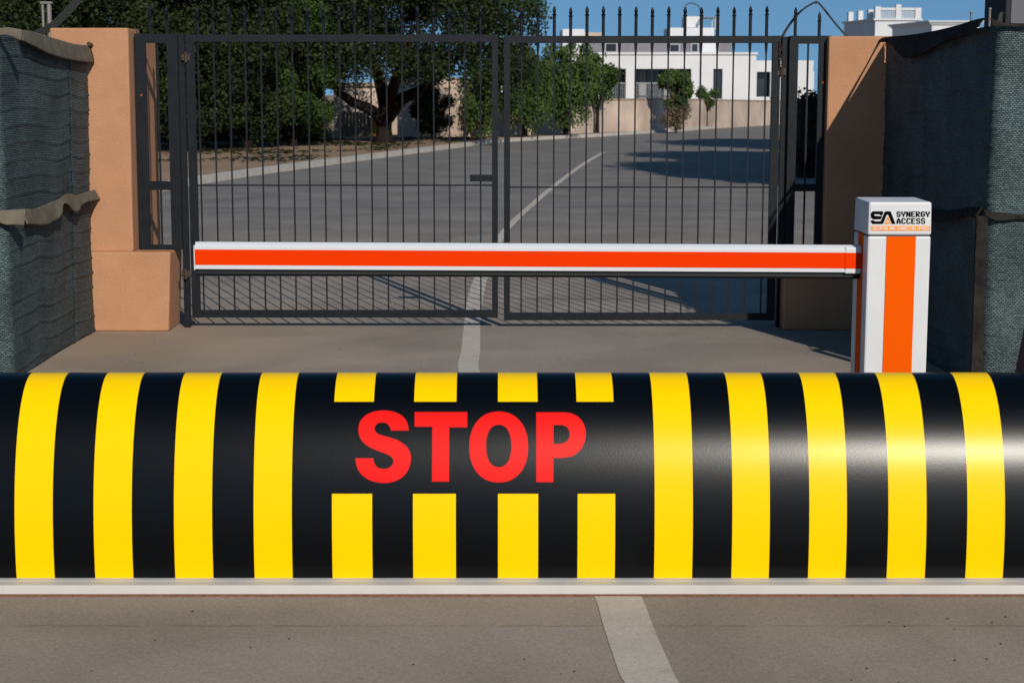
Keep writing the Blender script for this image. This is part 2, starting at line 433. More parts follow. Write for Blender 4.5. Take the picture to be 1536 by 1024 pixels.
# ---------------------------------------------------------------- ground, road, kerb, verge
kerb_px = [(222, 291), (297, 277), (400, 261), (500, 247), (600, 233.5), (680, 223), (745, 214.5), (820, 209.5), (896, 205.5), (960, 201), (1021, 197), (1090, 191.5), (1152, 187)]
kp = [gp(x, y) for x, y in kerb_px]
d0 = (kp[0] - kp[2]).normalized(); d1 = (kp[-1] - kp[-3]).normalized()
pre = [kp[0] + d0 * t for t in (30, 14, 6)]
post = [kp[-1] + d1 * t for t in (8, 25, 60, 140)]
kp = pre + kp + post
kc = [Vector((*q, 0)) for q in catmull([(p.x, p.y) for p in kp], 4)]
MB().add([(-900, -60, -0.03), (900, -60, -0.03), (900, 1500, -0.03), (-900, 1500, -0.03)], [(0, 1, 2, 3)])
g = MB(); g.add([(-900, -60, -0.03), (900, -60, -0.03), (900, 1500, -0.03), (-900, 1500, -0.03)], [(0, 1, 2, 3)])
tag(g.build('ground', M['dirt']), kind='structure')
road = MB()
rp = [(-30, -20, 0), (120, -20, 0), (240, 260, 0)] + [tuple(p) for p in reversed(kc)]
road.add(rp, [tuple(range(len(rp)))])
tag(road.build('road', M['asphalt']), kind='structure')
def offset_curve(c, d):
    o = []
    for i, p in enumerate(c):
        t = (c[min(i + 1, len(c) - 1)] - c[max(i - 1, 0)]).normalized()
        o.append(p + Vector((-t.y, t.x, 0)) * d)
    return o
kin = kc; kout = offset_curve(kc, 0.30)
kb = MB(); n = len(kc); HT = 0.11
vs = []
for a, b in zip(kin, kout):
    vs += [(a.x, a.y, -0.02), (a.x, a.y, HT), (b.x, b.y, HT), (b.x, b.y, -0.02)]
fs = []
for i in range(n - 1):
    for k in range(3): fs.append((i * 4 + k, (i + 1) * 4 + k, (i + 1) * 4 + k + 1, i * 4 + k + 1))
kb.add(vs, fs)
tag(kb.build('kerb', M['kerb']), kind='structure')
vg = MB(); far = offset_curve(kc, 60)
vs = [(p.x, p.y, HT - 0.012) for p in kout]
vs2 = [(-260, 20, HT - .012), (-260, 700, HT - .012), (300, 700, HT - .012)]
poly = vs + list(reversed(vs2))
vg.add(poly, [tuple(range(len(poly)))])
tag(vg.build('verge', M['dirt']), kind='structure')

# painted line (winding)
lp = [(1036, 1100, 84), (978, 1024, 82), (960, 985, 79), (941, 935, 74), (926, 893, 70), (880, 810, 62), (812, 700, 52), (735, 610, 40), (704, 558, 32), (706, 525, 28.5), (708, 490, 25), (711, 460, 24), (717, 430, 22)]
def ribbon(pts, z):
    c = catmull(pts, 5); m = MB(); vs = []; fs = []
    for x, y, wd in c:
        a = gp(x - wd / 2, y); b = gp(x + wd / 2, y)
        vs += [(a.x, a.y, z), (b.x, b.y, z)]
    for i in range(len(c) - 1): fs.append((2 * i, 2 * i + 1, 2 * i + 3, 2 * i + 2))
    m.add(vs, fs); return m
ln = ribbon(lp, 0.002)
l2 = ribbon([(717, 430, 22), (728, 400, 17), (748, 360, 13), (768, 335, 10.5), (795, 310, 9.5), (825, 284, 8.5), (860, 257, 7.5), (885, 240, 7), (905, 229, 7)], 0.002)
ln.add(l2.v, l2.f)
tag(ln.build('road_marking', M['road_paint']), kind='structure')

# ---------------------------------------------------------------- drum barrier
YB = gp(745, 893).y
A_, B_, ZC = 0.28, 0.545, 0.122
YC = YB + 0.088 + A_ * math.sqrt(1 - ((ZC - 0.034) / B_) ** 2)
barrier = empty('drum_barrier', (0, YC, 0), 'long black and yellow striped rising drum barrier reading STOP in the foreground', 'road barrier')
def dpt(X, th, off=0.0):
    nx, nz = math.cos(th) / A_, math.sin(th) / B_
    l = math.hypot(nx, nz)
    return Vector((X, YC - A_ * math.cos(th) - off * nx / l, ZC + B_ * math.sin(th) + off * nz / l))
def on_drum(x, y, off=0.0):
    d = ray(x, y)
    # (Y-YC)^2/A^2 + (Z-ZC)^2/B^2 = 1
    a = (d.y / A_) ** 2 + (d.z / B_) ** 2
    b = 2 * (-YC * d.y / A_ ** 2 + (H - ZC) * d.z / B_ ** 2)
    c = (YC / A_) ** 2 + ((H - ZC) / B_) ** 2 - 1
    D = b * b - 4 * a * c
    t = (-b - math.sqrt(max(D, 0))) / (2 * a)
    p = d * t
    th = math.atan2((p.z + H - ZC) / B_, (YC - p.y) / A_)
    return p.x, th
bot = [(25, 82), (143, 200), (263, 320), (382, 439), (499, 559), (620, 684), (747, 807), (866, 922), (981, 1038), (1097, 1153), (1212, 1268), (1330, 1387), (1448, 1504)]
s_bot = (on_drum(1245, 864)[0] - on_drum(245, 864)[0]) / 1000
edges = [((a - CX) * s_bot, (b - CX) * s_bot) for a, b in bot]
per = 118.5 * s_bot
for k in range(1, 4): edges.append((edges[12][0] + per * k, edges[12][1] + per * k))
edges = [(edges[0][0] - per * k, edges[0][1] - per * k) for k in range(5, 0, -1)] + edges
XL, XR = edges[0][0] - per * 0.5, edges[-3][1] + 0.04
edges = [e for e in edges if e[1] < XR]
th_top = on_drum(745, 602.5)[1]; th_bot = on_drum(745, 740)[1]
PX0, PX1 = on_drum(497, 740)[0], on_drum(923, 740)[0]
thb = math.asin((0.034 - ZC) / B_)
ths = [thb + (th_bot - thb) * i / 10 for i in range(10)] + [th_bot + (th_top - th_bot) * i / 12 for i in range(12)] + [th_top + (math.pi - thb - th_top) * i / 34 for i in range(35)]
xs = [XL]
for e in edges: xs += list(e)
xs.append(XR)
dm = MB()
vs = [dpt(x, t) for x in xs for t in ths]; nt_ = len(ths)
for i in range(len(xs) - 1):
    for j in range(nt_ - 1):
        yellow = (i % 2 == 1)
        xm = (xs[i] + xs[i + 1]) / 2; tm = (ths[j] + ths[j + 1]) / 2
        if yellow and PX0 - 0.03 < xm < PX1 + 0.03 and th_bot < tm < th_top: yellow = False
        dm.f.append((i * nt_ + j, (i + 1) * nt_ + j, (i + 1) * nt_ + j + 1, i * nt_ + j + 1)); dm.m.append(1 if yellow else 0)
dm.v = [tuple(v) for v in vs]
dm.f.append(tuple(range(nt_))); dm.m.append(0)
dm.f.append(tuple((len(xs) - 1) * nt_ + k for k in reversed(range(nt_)))); dm.m.append(0)
do = dm.build('drum', [M['drum_black'], M['drum_yellow']], barrier, smooth=True)
do.data.polygons[len(dm.f) - 1].use_smooth = False; do.data.polygons[len(dm.f) - 2].use_smooth = False
# sign panel (thin vinyl plate) and lettering
pm = MB(); tt = [th_bot + (th_top - th_bot) * i / 24 for i in range(25)]
pm.add([dpt(x, t, 0.0012) for x in (PX0, PX1) for t in tt], [(j, 25 + j, 26 + j, j + 1) for j in range(24)])
for x, fl_ in ((PX0, 0), (PX1, 1)):
    q5 = [(j, j + 1, 26 + j, 25 + j) for j in range(24)]
    pm.add([dpt(x, t, o_) for o_ in (0.0012, -0.001) for t in tt], [q_[::-1] for q_ in q5] if not fl_ else q5)
for t in (tt[0], tt[-1]):
    pm.add([dpt(PX0, t, .0012), dpt(PX1, t, .0012), dpt(PX1, t, -.001), dpt(PX0, t, -.001)], [(0, 1, 2, 3)])
po = pm.build('sign_panel', M['drum_black'], barrier)
for k in range(24): po.data.polygons[k].use_smooth = True
Z1 = 1390 / 190
def zc(pts, ox, oy=600): return [(ox + x / Z1, oy + y / Z1) for x, y in pts]
S_o = catmull([(682, 337), (672, 270), (640, 205), (580, 155), (500, 125), (400, 115), (310, 125), (230, 155), (170, 205), (138, 260), (130, 330), (140, 395), (170, 450), (220, 495), (290, 535), (380, 570), (440, 592), (485, 617), (510, 650), (512, 680), (500, 710), (470, 737), (430, 750), (385, 750), (345, 738), (315, 710), (298, 670), (293, 634)]) + \
      catmull([(95, 634), (102, 690), (125, 760), (170, 820), (240, 870), (320, 897), (410, 907), (500, 897), (580, 865), (645, 810), (690, 730), (705, 650), (700, 590), (675, 530), (625, 480), (560, 440), (490, 415), (420, 395), (355, 375), (320, 350), (307, 320), (312, 290), (335, 262), (365, 250), (400, 247), (440, 258), (467, 285), (482, 315), (485, 337)])
def sup(cx, cy, rx, ry, e=2.25, n=72):
    r = []
    for k in range(n):
        a = 2 * math.pi * k / n; c, s = math.cos(a), math.sin(a)
        r.append((cx + rx * math.copysign(abs(c) ** (2 / e), c), cy + ry * math.copysign(abs(s) ** (2 / e), s)))
    return r
T_o = [(746, 132), (1324, 132), (1324, 298), (1126, 298), (1124, 892), (936, 892), (940, 294), (746, 294)]
P_o = [(800, 135)] + catmull([(1090, 135), (1180, 145), (1260, 185), (1315, 250), (1342, 340), (1340, 420), (1310, 510), (1260, 570), (1190, 615), (1090, 631)]) + [(990, 632), (988, 898), (800, 898)]
P_i = [(990, 278)] + catmull([(1090, 278), (1130, 292), (1155, 325), (1165, 375), (1155, 425), (1125, 460), (1080, 478)]) + [(990, 480)]
def drum_map(x, y):
    X, th = on_drum(x, y); return dpt(X, th, 0.0022)
for nm, polys in (('S', [zc(S_o, 520)]), ('T', [zc(T_o, 520)]), ('O', [zc(sup(388, 514, 323, 387, 2.2), 695), zc(sup(388, 503, 138, 230, 2.3), 695)]), ('P', [zc(P_o, 695), zc(P_i, 695)])):
    o = scanfill(polys, 1.0, drum_map).build('letter', M['letter_red'], barrier, smooth=True)
    tag(o, 'bold red letter %s' % nm)
# base frame: low profile with a lip
bf = MB()
y0 = YB; z1 = 0.034
bf.prismX([(y0, 0.0), (y0, z1 - 0.003), (y0 + 0.003, z1), (y0 + 0.05, z1), (y0 + 0.052, z1 - 0.003), (y0 + 0.055, z1), (YC + A_ + 0.11, z1), (YC + A_ + 0.11, 0)][::-1], XL - 0.05, XR + 0.25)
bf.build('base_frame', M['base_white'], barrier)
MB().prismX([(y0 - 0.012, 0.0), (y0 - 0.012, 0.004), (y0 - 0.001, 0.006), (y0 - 0.001, 0.0)][::-1], XL - 0.05, XR + 0.25).build('sealing_joint', M['rust'], barrier)
# dark drive housing at the right-hand end
q = [py(1519, 570, 6.12), py(1526, 535, 6.12), py(1534, 495, 6.12), py(1545, 440, 6.12), py(1575, 410, 6.12), py(1760, 400, 6.12)]
poly = [(q[0].x + .01, 0.035)] + [(v.x, v.z) for v in q] + [(q[-1].x + .03, 0.035)]
MB().prismY(poly[::-1], 5.98, 6.12).build('end_housing', M['rubber'], barrier, bevel=0.008)

# ---------------------------------------------------------------- barrier cabinet and boom
YF = 7.60
cab = empty('barrier_cabinet', (py(1350, 400, YF).x, YF + 0.16, 0), 'white boom gate cabinet with orange stripes and company logo near the right pillar', 'gate cabinet')
a = py(1303, 303, YF); b = py(1399, 303, YF); c = py(1303, 353, YF)
cx0, cx1, ztop, zseam = a.x, b.x, a.z, c.z
DP = 0.30
MB().box((cx0 + 0.0015, YF + 0.0015, 0.0), (cx1 - 0.0015, YF + DP - 0.0015, zseam - 0.004)).build('body', M['white_paint'], cab, bevel=0.008)
MB().box((cx0 + 0.006, YF + 0.006, zseam - 0.004), (cx1 - 0.006, YF + DP - 0.006, zseam + 0.001)).build('seam_gap', M['cap_seam'], cab)
# cap: top slopes very slightly with rounded edges
cp = MB(); cp.hexa([(cx0, YF, zseam), (cx1, YF, zseam), (cx1, YF + DP, zseam), (cx0, YF + DP, zseam)],
        [(cx0 + .002, YF + .003, ztop), (cx1 - .002, YF + .003, ztop), (cx1 - .002, YF + DP - .003, ztop + .004), (cx0 + .002, YF + DP - .003, ztop + .004)])
cp.build('cap', M['white_paint'], cab, bevel=0.010)
sx0, sx1 = py(1330, 354, YF).x, py(1374, 354, YF).x
MB().box((sx0, YF - 0.0012, 0.01), (sx1, YF + 0.004, zseam - 0.005)).build('front_stripe', M['orange'], cab)
ysA, ysB = YF + 0.09, YF + 0.19
MB().box((cx0 - 0.0012, ysA, 0.01), (cx0 + 0.004, ysB, zseam - 0.0)).build('side_stripe', M['orange'], cab)
# logo
Z2 = 1536 / 105
def zl(pts): return [(1298 + x / Z2, 305 + y / Z2) for x, y in pts]
def cab_map(off):
    return lambda x, y: py(x, y, YF - off)
lg1 = [(160, 175), (378, 175), (398, 202), (375, 262), (340, 262), (322, 238), (195, 238), (190, 252), (212, 278), (368, 280), (362, 308), (340, 350), (175, 350), (130, 310), (124, 260), (132, 205)]
lg2 = [(120, 370), (185, 370), (205, 395), (338, 395), (360, 350), (425, 195), (440, 175), (556, 175), (662, 452), (590, 452), (510, 250), (490, 240), (470, 250), (400, 430), (380, 452), (160, 452), (125, 405)]
lm = scanfill([zl(lg1)], 0.25, cab_map(0.0015)); l2_ = scanfill([zl(lg2)], 0.25, cab_map(0.0015))
lm.add(l2_.v, l2_.f); lm.build('logo_emblem', M['text_black'], cab)
tri = [(495, 290), (505, 292), (572, 452), (424, 452)]; hole = [(470, 385), (495, 360), (530, 372), (520, 400), (548, 440), (528, 452), (505, 425), (480, 425)]
scanfill([zl(tri), zl(hole)], 0.25, cab_map(0.0015)).build('logo_triangle', M['text_orange'], cab)
G7 = {
 'S': ["011110", "110011", "110000", "011110", "000011", "110011", "011110"],
 'Y': ["110011", "110011", "110011", "011110", "001100", "001100", "001100"],
 'N': ["110011", "111011", "111011", "111111", "110111", "110111", "110011"],
 'E': ["111111", "110000", "110000", "111110", "110000", "110000", "111111"],
 'R': ["111110", "110011", "110011", "111110", "111100", "110110", "110011"],
 'G': ["011110", "110011", "110000", "110111", "110011", "110011", "011110"],
 'A': ["001100", "011110", "011110", "110011", "111111", "110011", "110011"],
 'C': ["011110", "110011", "110000", "110000", "110000", "110011", "011110"]}
G5 = {
 'S': ["0111", "1000", "0110", "0001", "1110"], 'E': ["1111", "1000", "1110", "1000", "1111"], 'C': ["0111", "1000", "1000", "1000", "0111"],
 'U': ["1001", "1001", "1001", "1001", "0110"], 'R': ["1110", "1001", "1110", "1010", "1001"], 'I': ["010", "010", "010", "010", "010"],
 'N': ["1001", "1101", "1111", "1011", "1001"], 'G': ["0111", "1000", "1011", "1001", "0111"], 'A': ["0110", "1001", "1111", "1001", "1001"],
 'D': ["1110", "1001", "1001", "1001", "1110"], 'O': ["0110", "1001", "1001", "1001", "0110"], 'T': ["111", "010", "010", "010", "010"],
 'P': ["1110", "1001", "1110", "1000", "1000"], ' ': ["00", "00", "00", "00", "00"]}
def bitmap_text(txt, G, x0, x1, y0, y1, mapf):
    cols = sum(len(G[c][0]) + 1 for c in txt) - 1; cw = (x1 - x0) / cols; rows = len(G[txt[0]]); rh = (y1 - y0) / rows
    m = MB(); cx = 0
    for ch in txt:
        g_ = G[ch]
        for r_, row in enumerate(g_):
            k = 0
            while k < len(row):
                if row[k] == '1':
                    e = k
                    while e < len(row) and row[e] == '1': e += 1
                    xa, xb = x0 + (cx + k) * cw, x0 + (cx + e) * cw; ya, yb = y0 + r_ * rh, y0 + (r_ + 1) * rh
                    m.add([mapf(xa, ya), mapf(xa, yb), mapf(xb, yb), mapf(xb, ya)], [(0, 1, 2, 3)])
                    k = e
                else: k += 1
        cx += len(g_[0]) + 1
    return m
tag(bitmap_text('SYNERGY', G7, 1345, 1395, 317.2, 325.3, cab_map(0.0015)).build('lettering', M['text_black'], cab), 'black lettering SYNERGY')
tag(bitmap_text('ACCESS', G7, 1345, 1388, 327.2, 335.8, cab_map(0.0015)).build('lettering', M['text_black'], cab), 'black lettering ACCESS')
b0, b1 = py(1307, 339, YF), py(1395, 346, YF)
tb = MB().box((b0.x, YF - 0.0014, b1.z), (b1.x, YF + 0.003, b0.z)).build('tagline_band', M['text_orange'], cab)
tag(bitmap_text('SECURING AND CONNECTING SPACES', G5, 1308.8, 1393.4, 340.2, 344.9, cab_map(0.0028)).build('lettering', M['text_white'], cab), 'white lettering SECURING AND CONNECTING SPACES')

YM = YF + 0.14   # boom axis depth
boom = empty('boom_arm', (cx0, YM, 0.7), 'long horizontal white boom arm with a red orange band and black rubber edge', 'boom arm')
L = [py(294, y, YM) for y in (362.5, 367, 373, 396, 403, 404.5)]
Rr = [py(1285, y, YM) for y in (367.5, 372, 378, 401.5, 408, 409)]
def boom_sec(P, x):
    z = [p.z for p in P]
    d = 0.035
    return [(YM - 0.012, z[0]), (YM - d + .004, z[1]), (YM - d, z[1] - .006), (YM - d, z[4] + .003), (YM - d + 0.004, z[4]), (YM + d - .004, z[4]), (YM + d, z[4] + .003), (YM + d, z[1] - .006), (YM + d - .004, z[1]), (YM + 0.012, z[0])]
def loft(m, x0, s0, x1, s1):
    n = len(s0); vs = [(x0, y, z) for y, z in s0] + [(x1, y, z) for y, z in s1]
    fs = [tuple(range(n)), tuple(range(2 * n - 1, n - 1, -1))] + [((i + 1) % n, i, n + i, n + (i + 1) % n) for i in range(n)]
    m.add(vs, fs); return m
xl, xr = L[0].x, cx0 - 0.001
loft(MB(), xl, boom_sec(L, xl), xr, boom_sec(Rr, xr)).build('arm_profile', M['alu'], boom)
d = 0.035
def band(P0, P1, ia, ib, off, x0=xl - 0.001, x1=xr):
    t0 = (P0[ia].z, P0[ib].z); t1 = (P1[ia].z, P1[ib].z)
    m = MB()
    m.add([(x0, YM - d - off, t0[1]), (x1, YM - d - off, t1[1]), (x1, YM - d - off, t1[0]), (x0, YM - d - off, t0[0]),
           (x0, YM - d + .002, t0[1]), (x1, YM - d + .002, t1[1]), (x1, YM - d + .002, t1[0]), (x0, YM - d + .002, t0[0])],
          [(0, 1, 2, 3), (7, 6, 5, 4), (0, 4, 5, 1), (2, 6, 7, 3), (1, 5, 6, 2), (0, 3, 7, 4)])
    return m
band(L, Rr, 2, 3, 0.0015).build('reflective_band', M['red_orange'], boom)
zl0, zr0 = L[4].z, Rr[4].z
loft(MB(), xl, [(YM - .016, zl0 - .001), (YM - .018, zl0 - .02), (YM - .008, zl0 - .030), (YM + .008, zl0 - .030), (YM + .018, zl0 - .02), (YM + .016, zl0 - .001)],
     xr, [(YM - .016, zr0 - .001), (YM - .018, zr0 - .02), (YM - .008, zr0 - .030), (YM + .008, zr0 - .030), (YM + .018, zr0 - .02), (YM + .016, zr0 - .001)]).build('rubber_edge', M['rubber'], boom)
MB().box((xl - 0.006, YM - d - 0.003, zl0 - .003), (xl - 0.0012, YM + d + 0.002, L[1].z)).build('end_cap', M['alu'], boom, bevel=0.002)
zc0 = (Rr[2].z + Rr[3].z) / 2
MB().box((cx0 - 0.075, YM - d - 0.004, Rr[4].z - 0.004), (cx0 - 0.0015, YM + d + 0.004, Rr[1].z + 0.006)).build('arm_socket', M['white_paint'], boom, bevel=0.006)
MB().box((cx0 - 0.0755, YM - d - 0.0055, Rr[3].z), (cx0 - 0.002, YM - d - 0.002, Rr[2].z)).build('reflective_band', M['red_orange'], boom)

# ---------------------------------------------------------------- pillars
YP = gp(745, 497).y       # plinth front plane
YG = YP + 0.20            # gate plane
def pil(pts_bottom, pts_top, name, parent): pass
def pillar_left():
    t = empty('gate_pillar', (-2.35, YP + .25, 0), 'sunlit terracotta stucco pillar on a plinth left of the gate', 'pillar', 'stucco pillars at the gate')
    zt = py(150, 42, YP + .02).z
    zp = py(200, 378, YP).z
    PD = 0.44
    x0 = -3.0
    xa = py(256, 400, YP).x; xb = py(253, 495, YP).x
    m = MB(); m.hexa([(x0, YP, 0), (xb, YP, 0), (xb + .0, YP + PD, 0), (x0, YP + PD, 0)], [(x0, YP, zp), (xa, YP, zp), (xa, YP + PD, zp), (x0, YP + PD, zp)])
    m.build('plinth', M['stucco'], t, bevel=0.012)
    yf = YP + 0.035
    ta = py(192, 42, yf).x; tb_ = py(200, 376, yf).x
    pl = py(74, 42, yf).x
    m = MB(); m.hexa([(pl, yf, zp - .003), (tb_, yf, zp - .003), (tb_, YP + PD - .03, zp - .003), (pl, YP + PD - .03, zp - .003)], [(pl, yf, zt), (ta, yf, zt), (ta, YP + PD - .03, zt), (pl, YP + PD - .03, zt)])
    m.build('shaft', M['stucco'], t, bevel=0.012)
    MB().box((pl + .1, YP + PD - .028, 0), (ta - .004, YP + .98, zt - .03)).build('wall_return', M['stucco'], t, bevel=0.01)
    return zp, zt
zp, zt = pillar_left()
def pillar_right():
    t = empty('gate_pillar', (2.4, YP + .25, 0), 'partly shaded terracotta stucco pillar right of the gate behind the cabinet', 'pillar', 'stucco pillars at the gate')
    PD = 0.44
    zt = py(1290, 54, YP + .035).z
    x0 = py(1172, 495, YP).x; xs_ = py(1242, 200, YP + .035).x
    MB().hexa([(x0 + .02, YP + .06, 0), (3.0, YP + .06, 0), (3.0, YP + PD, 0), (x0 + .02, YP + PD, 0)], [(x0 + .02, YP + .06, zp), (3.0, YP + .06, zp), (3.0, YP + PD, zp), (x0 + .02, YP + PD, zp)]).build('plinth', M['stucco'], t, bevel=0.012)
    MB().box((xs_, YP + .09, zp - .003), (2.98, YP + PD - .03, zt)).build('shaft', M['stucco'], t, bevel=0.012)
    return zt
ztr = pillar_right()

# ---------------------------------------------------------------- gate leaves
def bar_part(name, par, x_top, y_top, x_bot, y_bot, w_, d_, Y=YG, m='iron', bevel=0.0):
    a_ = py(x_top, y_top, Y); b_ = py(x_bot, y_bot, Y)
    a_.x = b_.x = (a_.x + b_.x) / 2
    return MB().beam(b_, a_, w_, d_).build(name, M[m], par, bevel=bevel)
pxm = 1 / 218.0
def spear(par, x, ytip, yrail_top, yrail_bot, Y):
    tip = py(x, ytip, Y); rb = py(x, yrail_bot, Y); X = py(x, yrail_bot, Y).x
    m = MB(); h = tip.z - rb.z
    r = 0.0105
    prof = [(0.004, -0.085), (r, -0.01), (r, h - 0.062), (0.0135, h - .061), (0.0135, h - 0.053), (0.007, h - 0.050), (0.012, h - 0.034), (0.009, h - 0.018), (0.0015, h)]
    m.lathe((X, Y, rb.z), prof, 10)
    return m.build('spear', M['iron_worn'] if random.random() < .0 else M['iron'], par, smooth=False)
def leaf(xo0, xi0, xi1, xo1, yt, yt2, yb1, yb2, ymid, bars, label, tips):
    # pixel measures of the outer/inner frame edges
    x0 = py(xo0, 270, YG).x; x1 = py(xi0, 270, YG).x; x2 = py(xi1, 270, YG).x; x3 = py(xo1, 270, YG).x
    z3 = py(745, yt, YG).z; z2 = py(745, yt2, YG).z; z1 = py(745, yb1, YG).z; z0 = py(745, yb2, YG).z
    t = empty('gate_leaf', (x0, YG, 0), label, 'gate', 'two leaves of the iron gate')
    m = MB(); D = .02
    m.box((x0, YG - D, z0), (x1, YG + D, z3)); m.box((x2, YG - D, z0), (x3, YG + D, z3))
    m.box((x1, YG - D + .0015, z2), (x2, YG + D - .0015, z3 - .001)); m.box((x1, YG - D + .0015, z0 + .001), (x2, YG + D - .0015, z1))
    m.build('frame', M['iron'], t)
    zm = py(745, ymid, YG).z
    MB().box((x1, YG - .0045, zm - .005), (x2, YG + .0045, zm + .005)).build('cross_rod', M['iron'], t)
    for bx in bars:
        X = py(bx, 270, YG).x
        MB().box((X - .005, YG - .005, z1), (X + .005, YG + .005, z2)).build('bar', M['iron'], t)
    for i, bx in enumerate(bars):
        m = MB(); X = py(bx, 270, YG).x; tz = py(745, tips + random.uniform(-1.5, 1.5), YG).z
        h = tz - z2; r = 0.0108
        m.lathe((X, YG, z2), [(0.005, -0.088), (r, -0.012), (r, h - 0.066), (0.0145, h - .064), (0.0145, h - 0.056), (0.008, h - 0.052), (0.0125, h - 0.036), (0.0095, h - 0.018), (0.0015, h)], 10)
        m.build('spear', M['iron'], t)
    return t, (x0, x1, x2, x3, z0, z1, z2, z3)
bars_l = [301.6 + 23.3 * i for i in range(19)]
bars_r = [782 + 24.2 * i for i in range(16)]
tl, dl = leaf(284, 296, 738, 747, 52, 63, 465, 476, 278, bars_l, 'left iron gate leaf of thin vertical bars with a latch', 9)
MB().box((py(705, 267, YG).x, YG - .03, py(745, 272, YG).z), (dl[2], YG + .012, py(745, 262, YG).z)).build('latch', M['iron'], tl, bevel=.003)
tr, dr = leaf(756, 765, 1154, 1166, 54, 65, 469, 480, 281, bars_r, 'right iron gate leaf of thin vertical bars without a latch', 10)

# side panels on the plinths
def side_panel(xo0, xi0, xi1, xo1, yt, ytb, yb, ymid0, ymid1, inner, tips, label, bolt):
    Y = YG - .02
    x0, x1, x2, x3 = [py(v, 200, Y).x for v in (xo0, xi0, xi1, xo1)]
    z3, z2, z0 = py(745, yt, Y).z, py(745, ytb, Y).z, zp + 0.004
    t = empty('side_panel', ((x0 + x3) / 2, Y, zp), label, 'iron panel', 'narrow iron panels beside the gate')
    m = MB(); D = .018
    m.box((x0, Y - D, z0), (x1, Y + D, z3)); m.box((x2, Y - D, z0), (x3, Y + D, z3))
    m.box((x1, Y - D + .0015, z2), (x2, Y + D - .0015, z3 - .001)); m.box((x1, Y - D + .0015, z0), (x2, Y + D - .0015, z0 + .03))
    za, zb = py(745, ymid1, Y).z, py(745, ymid0, Y).z
    m.box((x1, Y - D + .003, za), (x2, Y + D - .003, zb))
    m.build('frame', M['iron'], t)
    for bx in inner:
        X = py(bx, 200, Y).x
        MB().box((X - .006, Y - .006, z0 + .03), (X + .006, Y + .006, z2)).build('bar', M['iron'], t)
    for bx in tips:
        X = py(bx[0], 40, Y).x; tz = py(745, bx[1], Y).z; h = tz - z3; r = .0108
        MB().lathe((X, Y, z3), [(r, -.002), (r, h - 0.066), (0.0145, h - .064), (0.0145, h - 0.056), (0.008, h - 0.052), (0.0125, h - 0.036), (0.0095, h - 0.018), (0.0015, h)], 10).build('spear', M['iron'], t)
    bc = py(bolt[0], bolt[1], Y - D)
    MB().tube([(bc.x, Y - D - .006, bc.z), (bc.x, Y - D + .002, bc.z)], .009, 8).build('bolt', M['rust'], t)
    return t
side_panel(206, 222, 254, 270, 51, 65, 375, 272, 285, [239], [(225, 6), (250, 8)], 'narrow iron side panel on the sunlit left plinth', (212, 143))
side_panel(1181, 1194, 1225, 1243, 54, 66, 372, 276, 287, [1209], [(1193, 11), (1229, 18)], 'narrow iron side panel left of the shaded right pillar', (1234, 124))
# hinge posts
def post(x0, x1, yt, label, hinges, sg):
    a_, b_ = py(x0, 270, YG + .02).x, py(x1, 270, YG + .02).x
    t = empty('hinge_post', ((a_ + b_) / 2, YG + .02, 0), label, 'post', 'posts the gate hangs on')
    MB().box((a_, YG, 0), (b_, YG + .045, py(745, yt, YG).z)).build('post_tube', M['iron'], t)
    for hy in hinges:
        c_ = py((x0 + x1) / 2 + sg, hy, YG)
        m = MB(); m.tube([(c_.x, YG - .028, c_.z - .035), (c_.x, YG - .028, c_.z + .035)], .011, 10)
        m.box((c_.x - .028, YG - .024, c_.z - .022), (c_.x + .028, YG - .0005, c_.z + .022))
        m.build('hinge', M['iron_worn'], t)
post(272, 281, 50, 'dark hinge post beside the sunlit left plinth', (86, 410), 3)
post(1168.5, 1179, 55, 'dark hinge post beside the right iron side panel', (108, 400), -2)
# chain at the right post
ch = MB()
for i, yy in enumerate(range(66, 104, 7)):
    c_ = py(1169 + (i % 2) * 1.5, yy, YG - .03)
    pts = [(c_.x + .010 * math.cos(a_) * (1 if i % 2 else .4), c_.y - .010 * (i % 2 == 0) * math.cos(a_), c_.z + .018 * math.sin(a_)) for a_ in [2 * math.pi * k / 10 for k in range(11)]]
    ch.tube(pts, .0035, 6)
tag(ch.build('chain', M['iron_worn']), 'short rusty chain hanging at the top of the right hinge post', 'chain')
# bent cable arching over the right panel
cpts = [(1172, 88), (1171, 66), (1177, 50), (1190, 30), (1205, 14), (1221, 4.5), (1226, 3.5), (1232, 9), (1247, 28), (1262, 46), (1271, 55)]
cc = catmull(cpts, 4)
m = MB(); m.tube([py(x, y, YG + .03) for x, y in cc], .0068, 8)
m.tube([py(x - 2.5, y + 1.5, YG + .045) for x, y in cc[:26]], .005, 6)
tag(m.build('bent_cable', M['wire']), 'dark bent cable arching above the right iron side panel', 'cable')

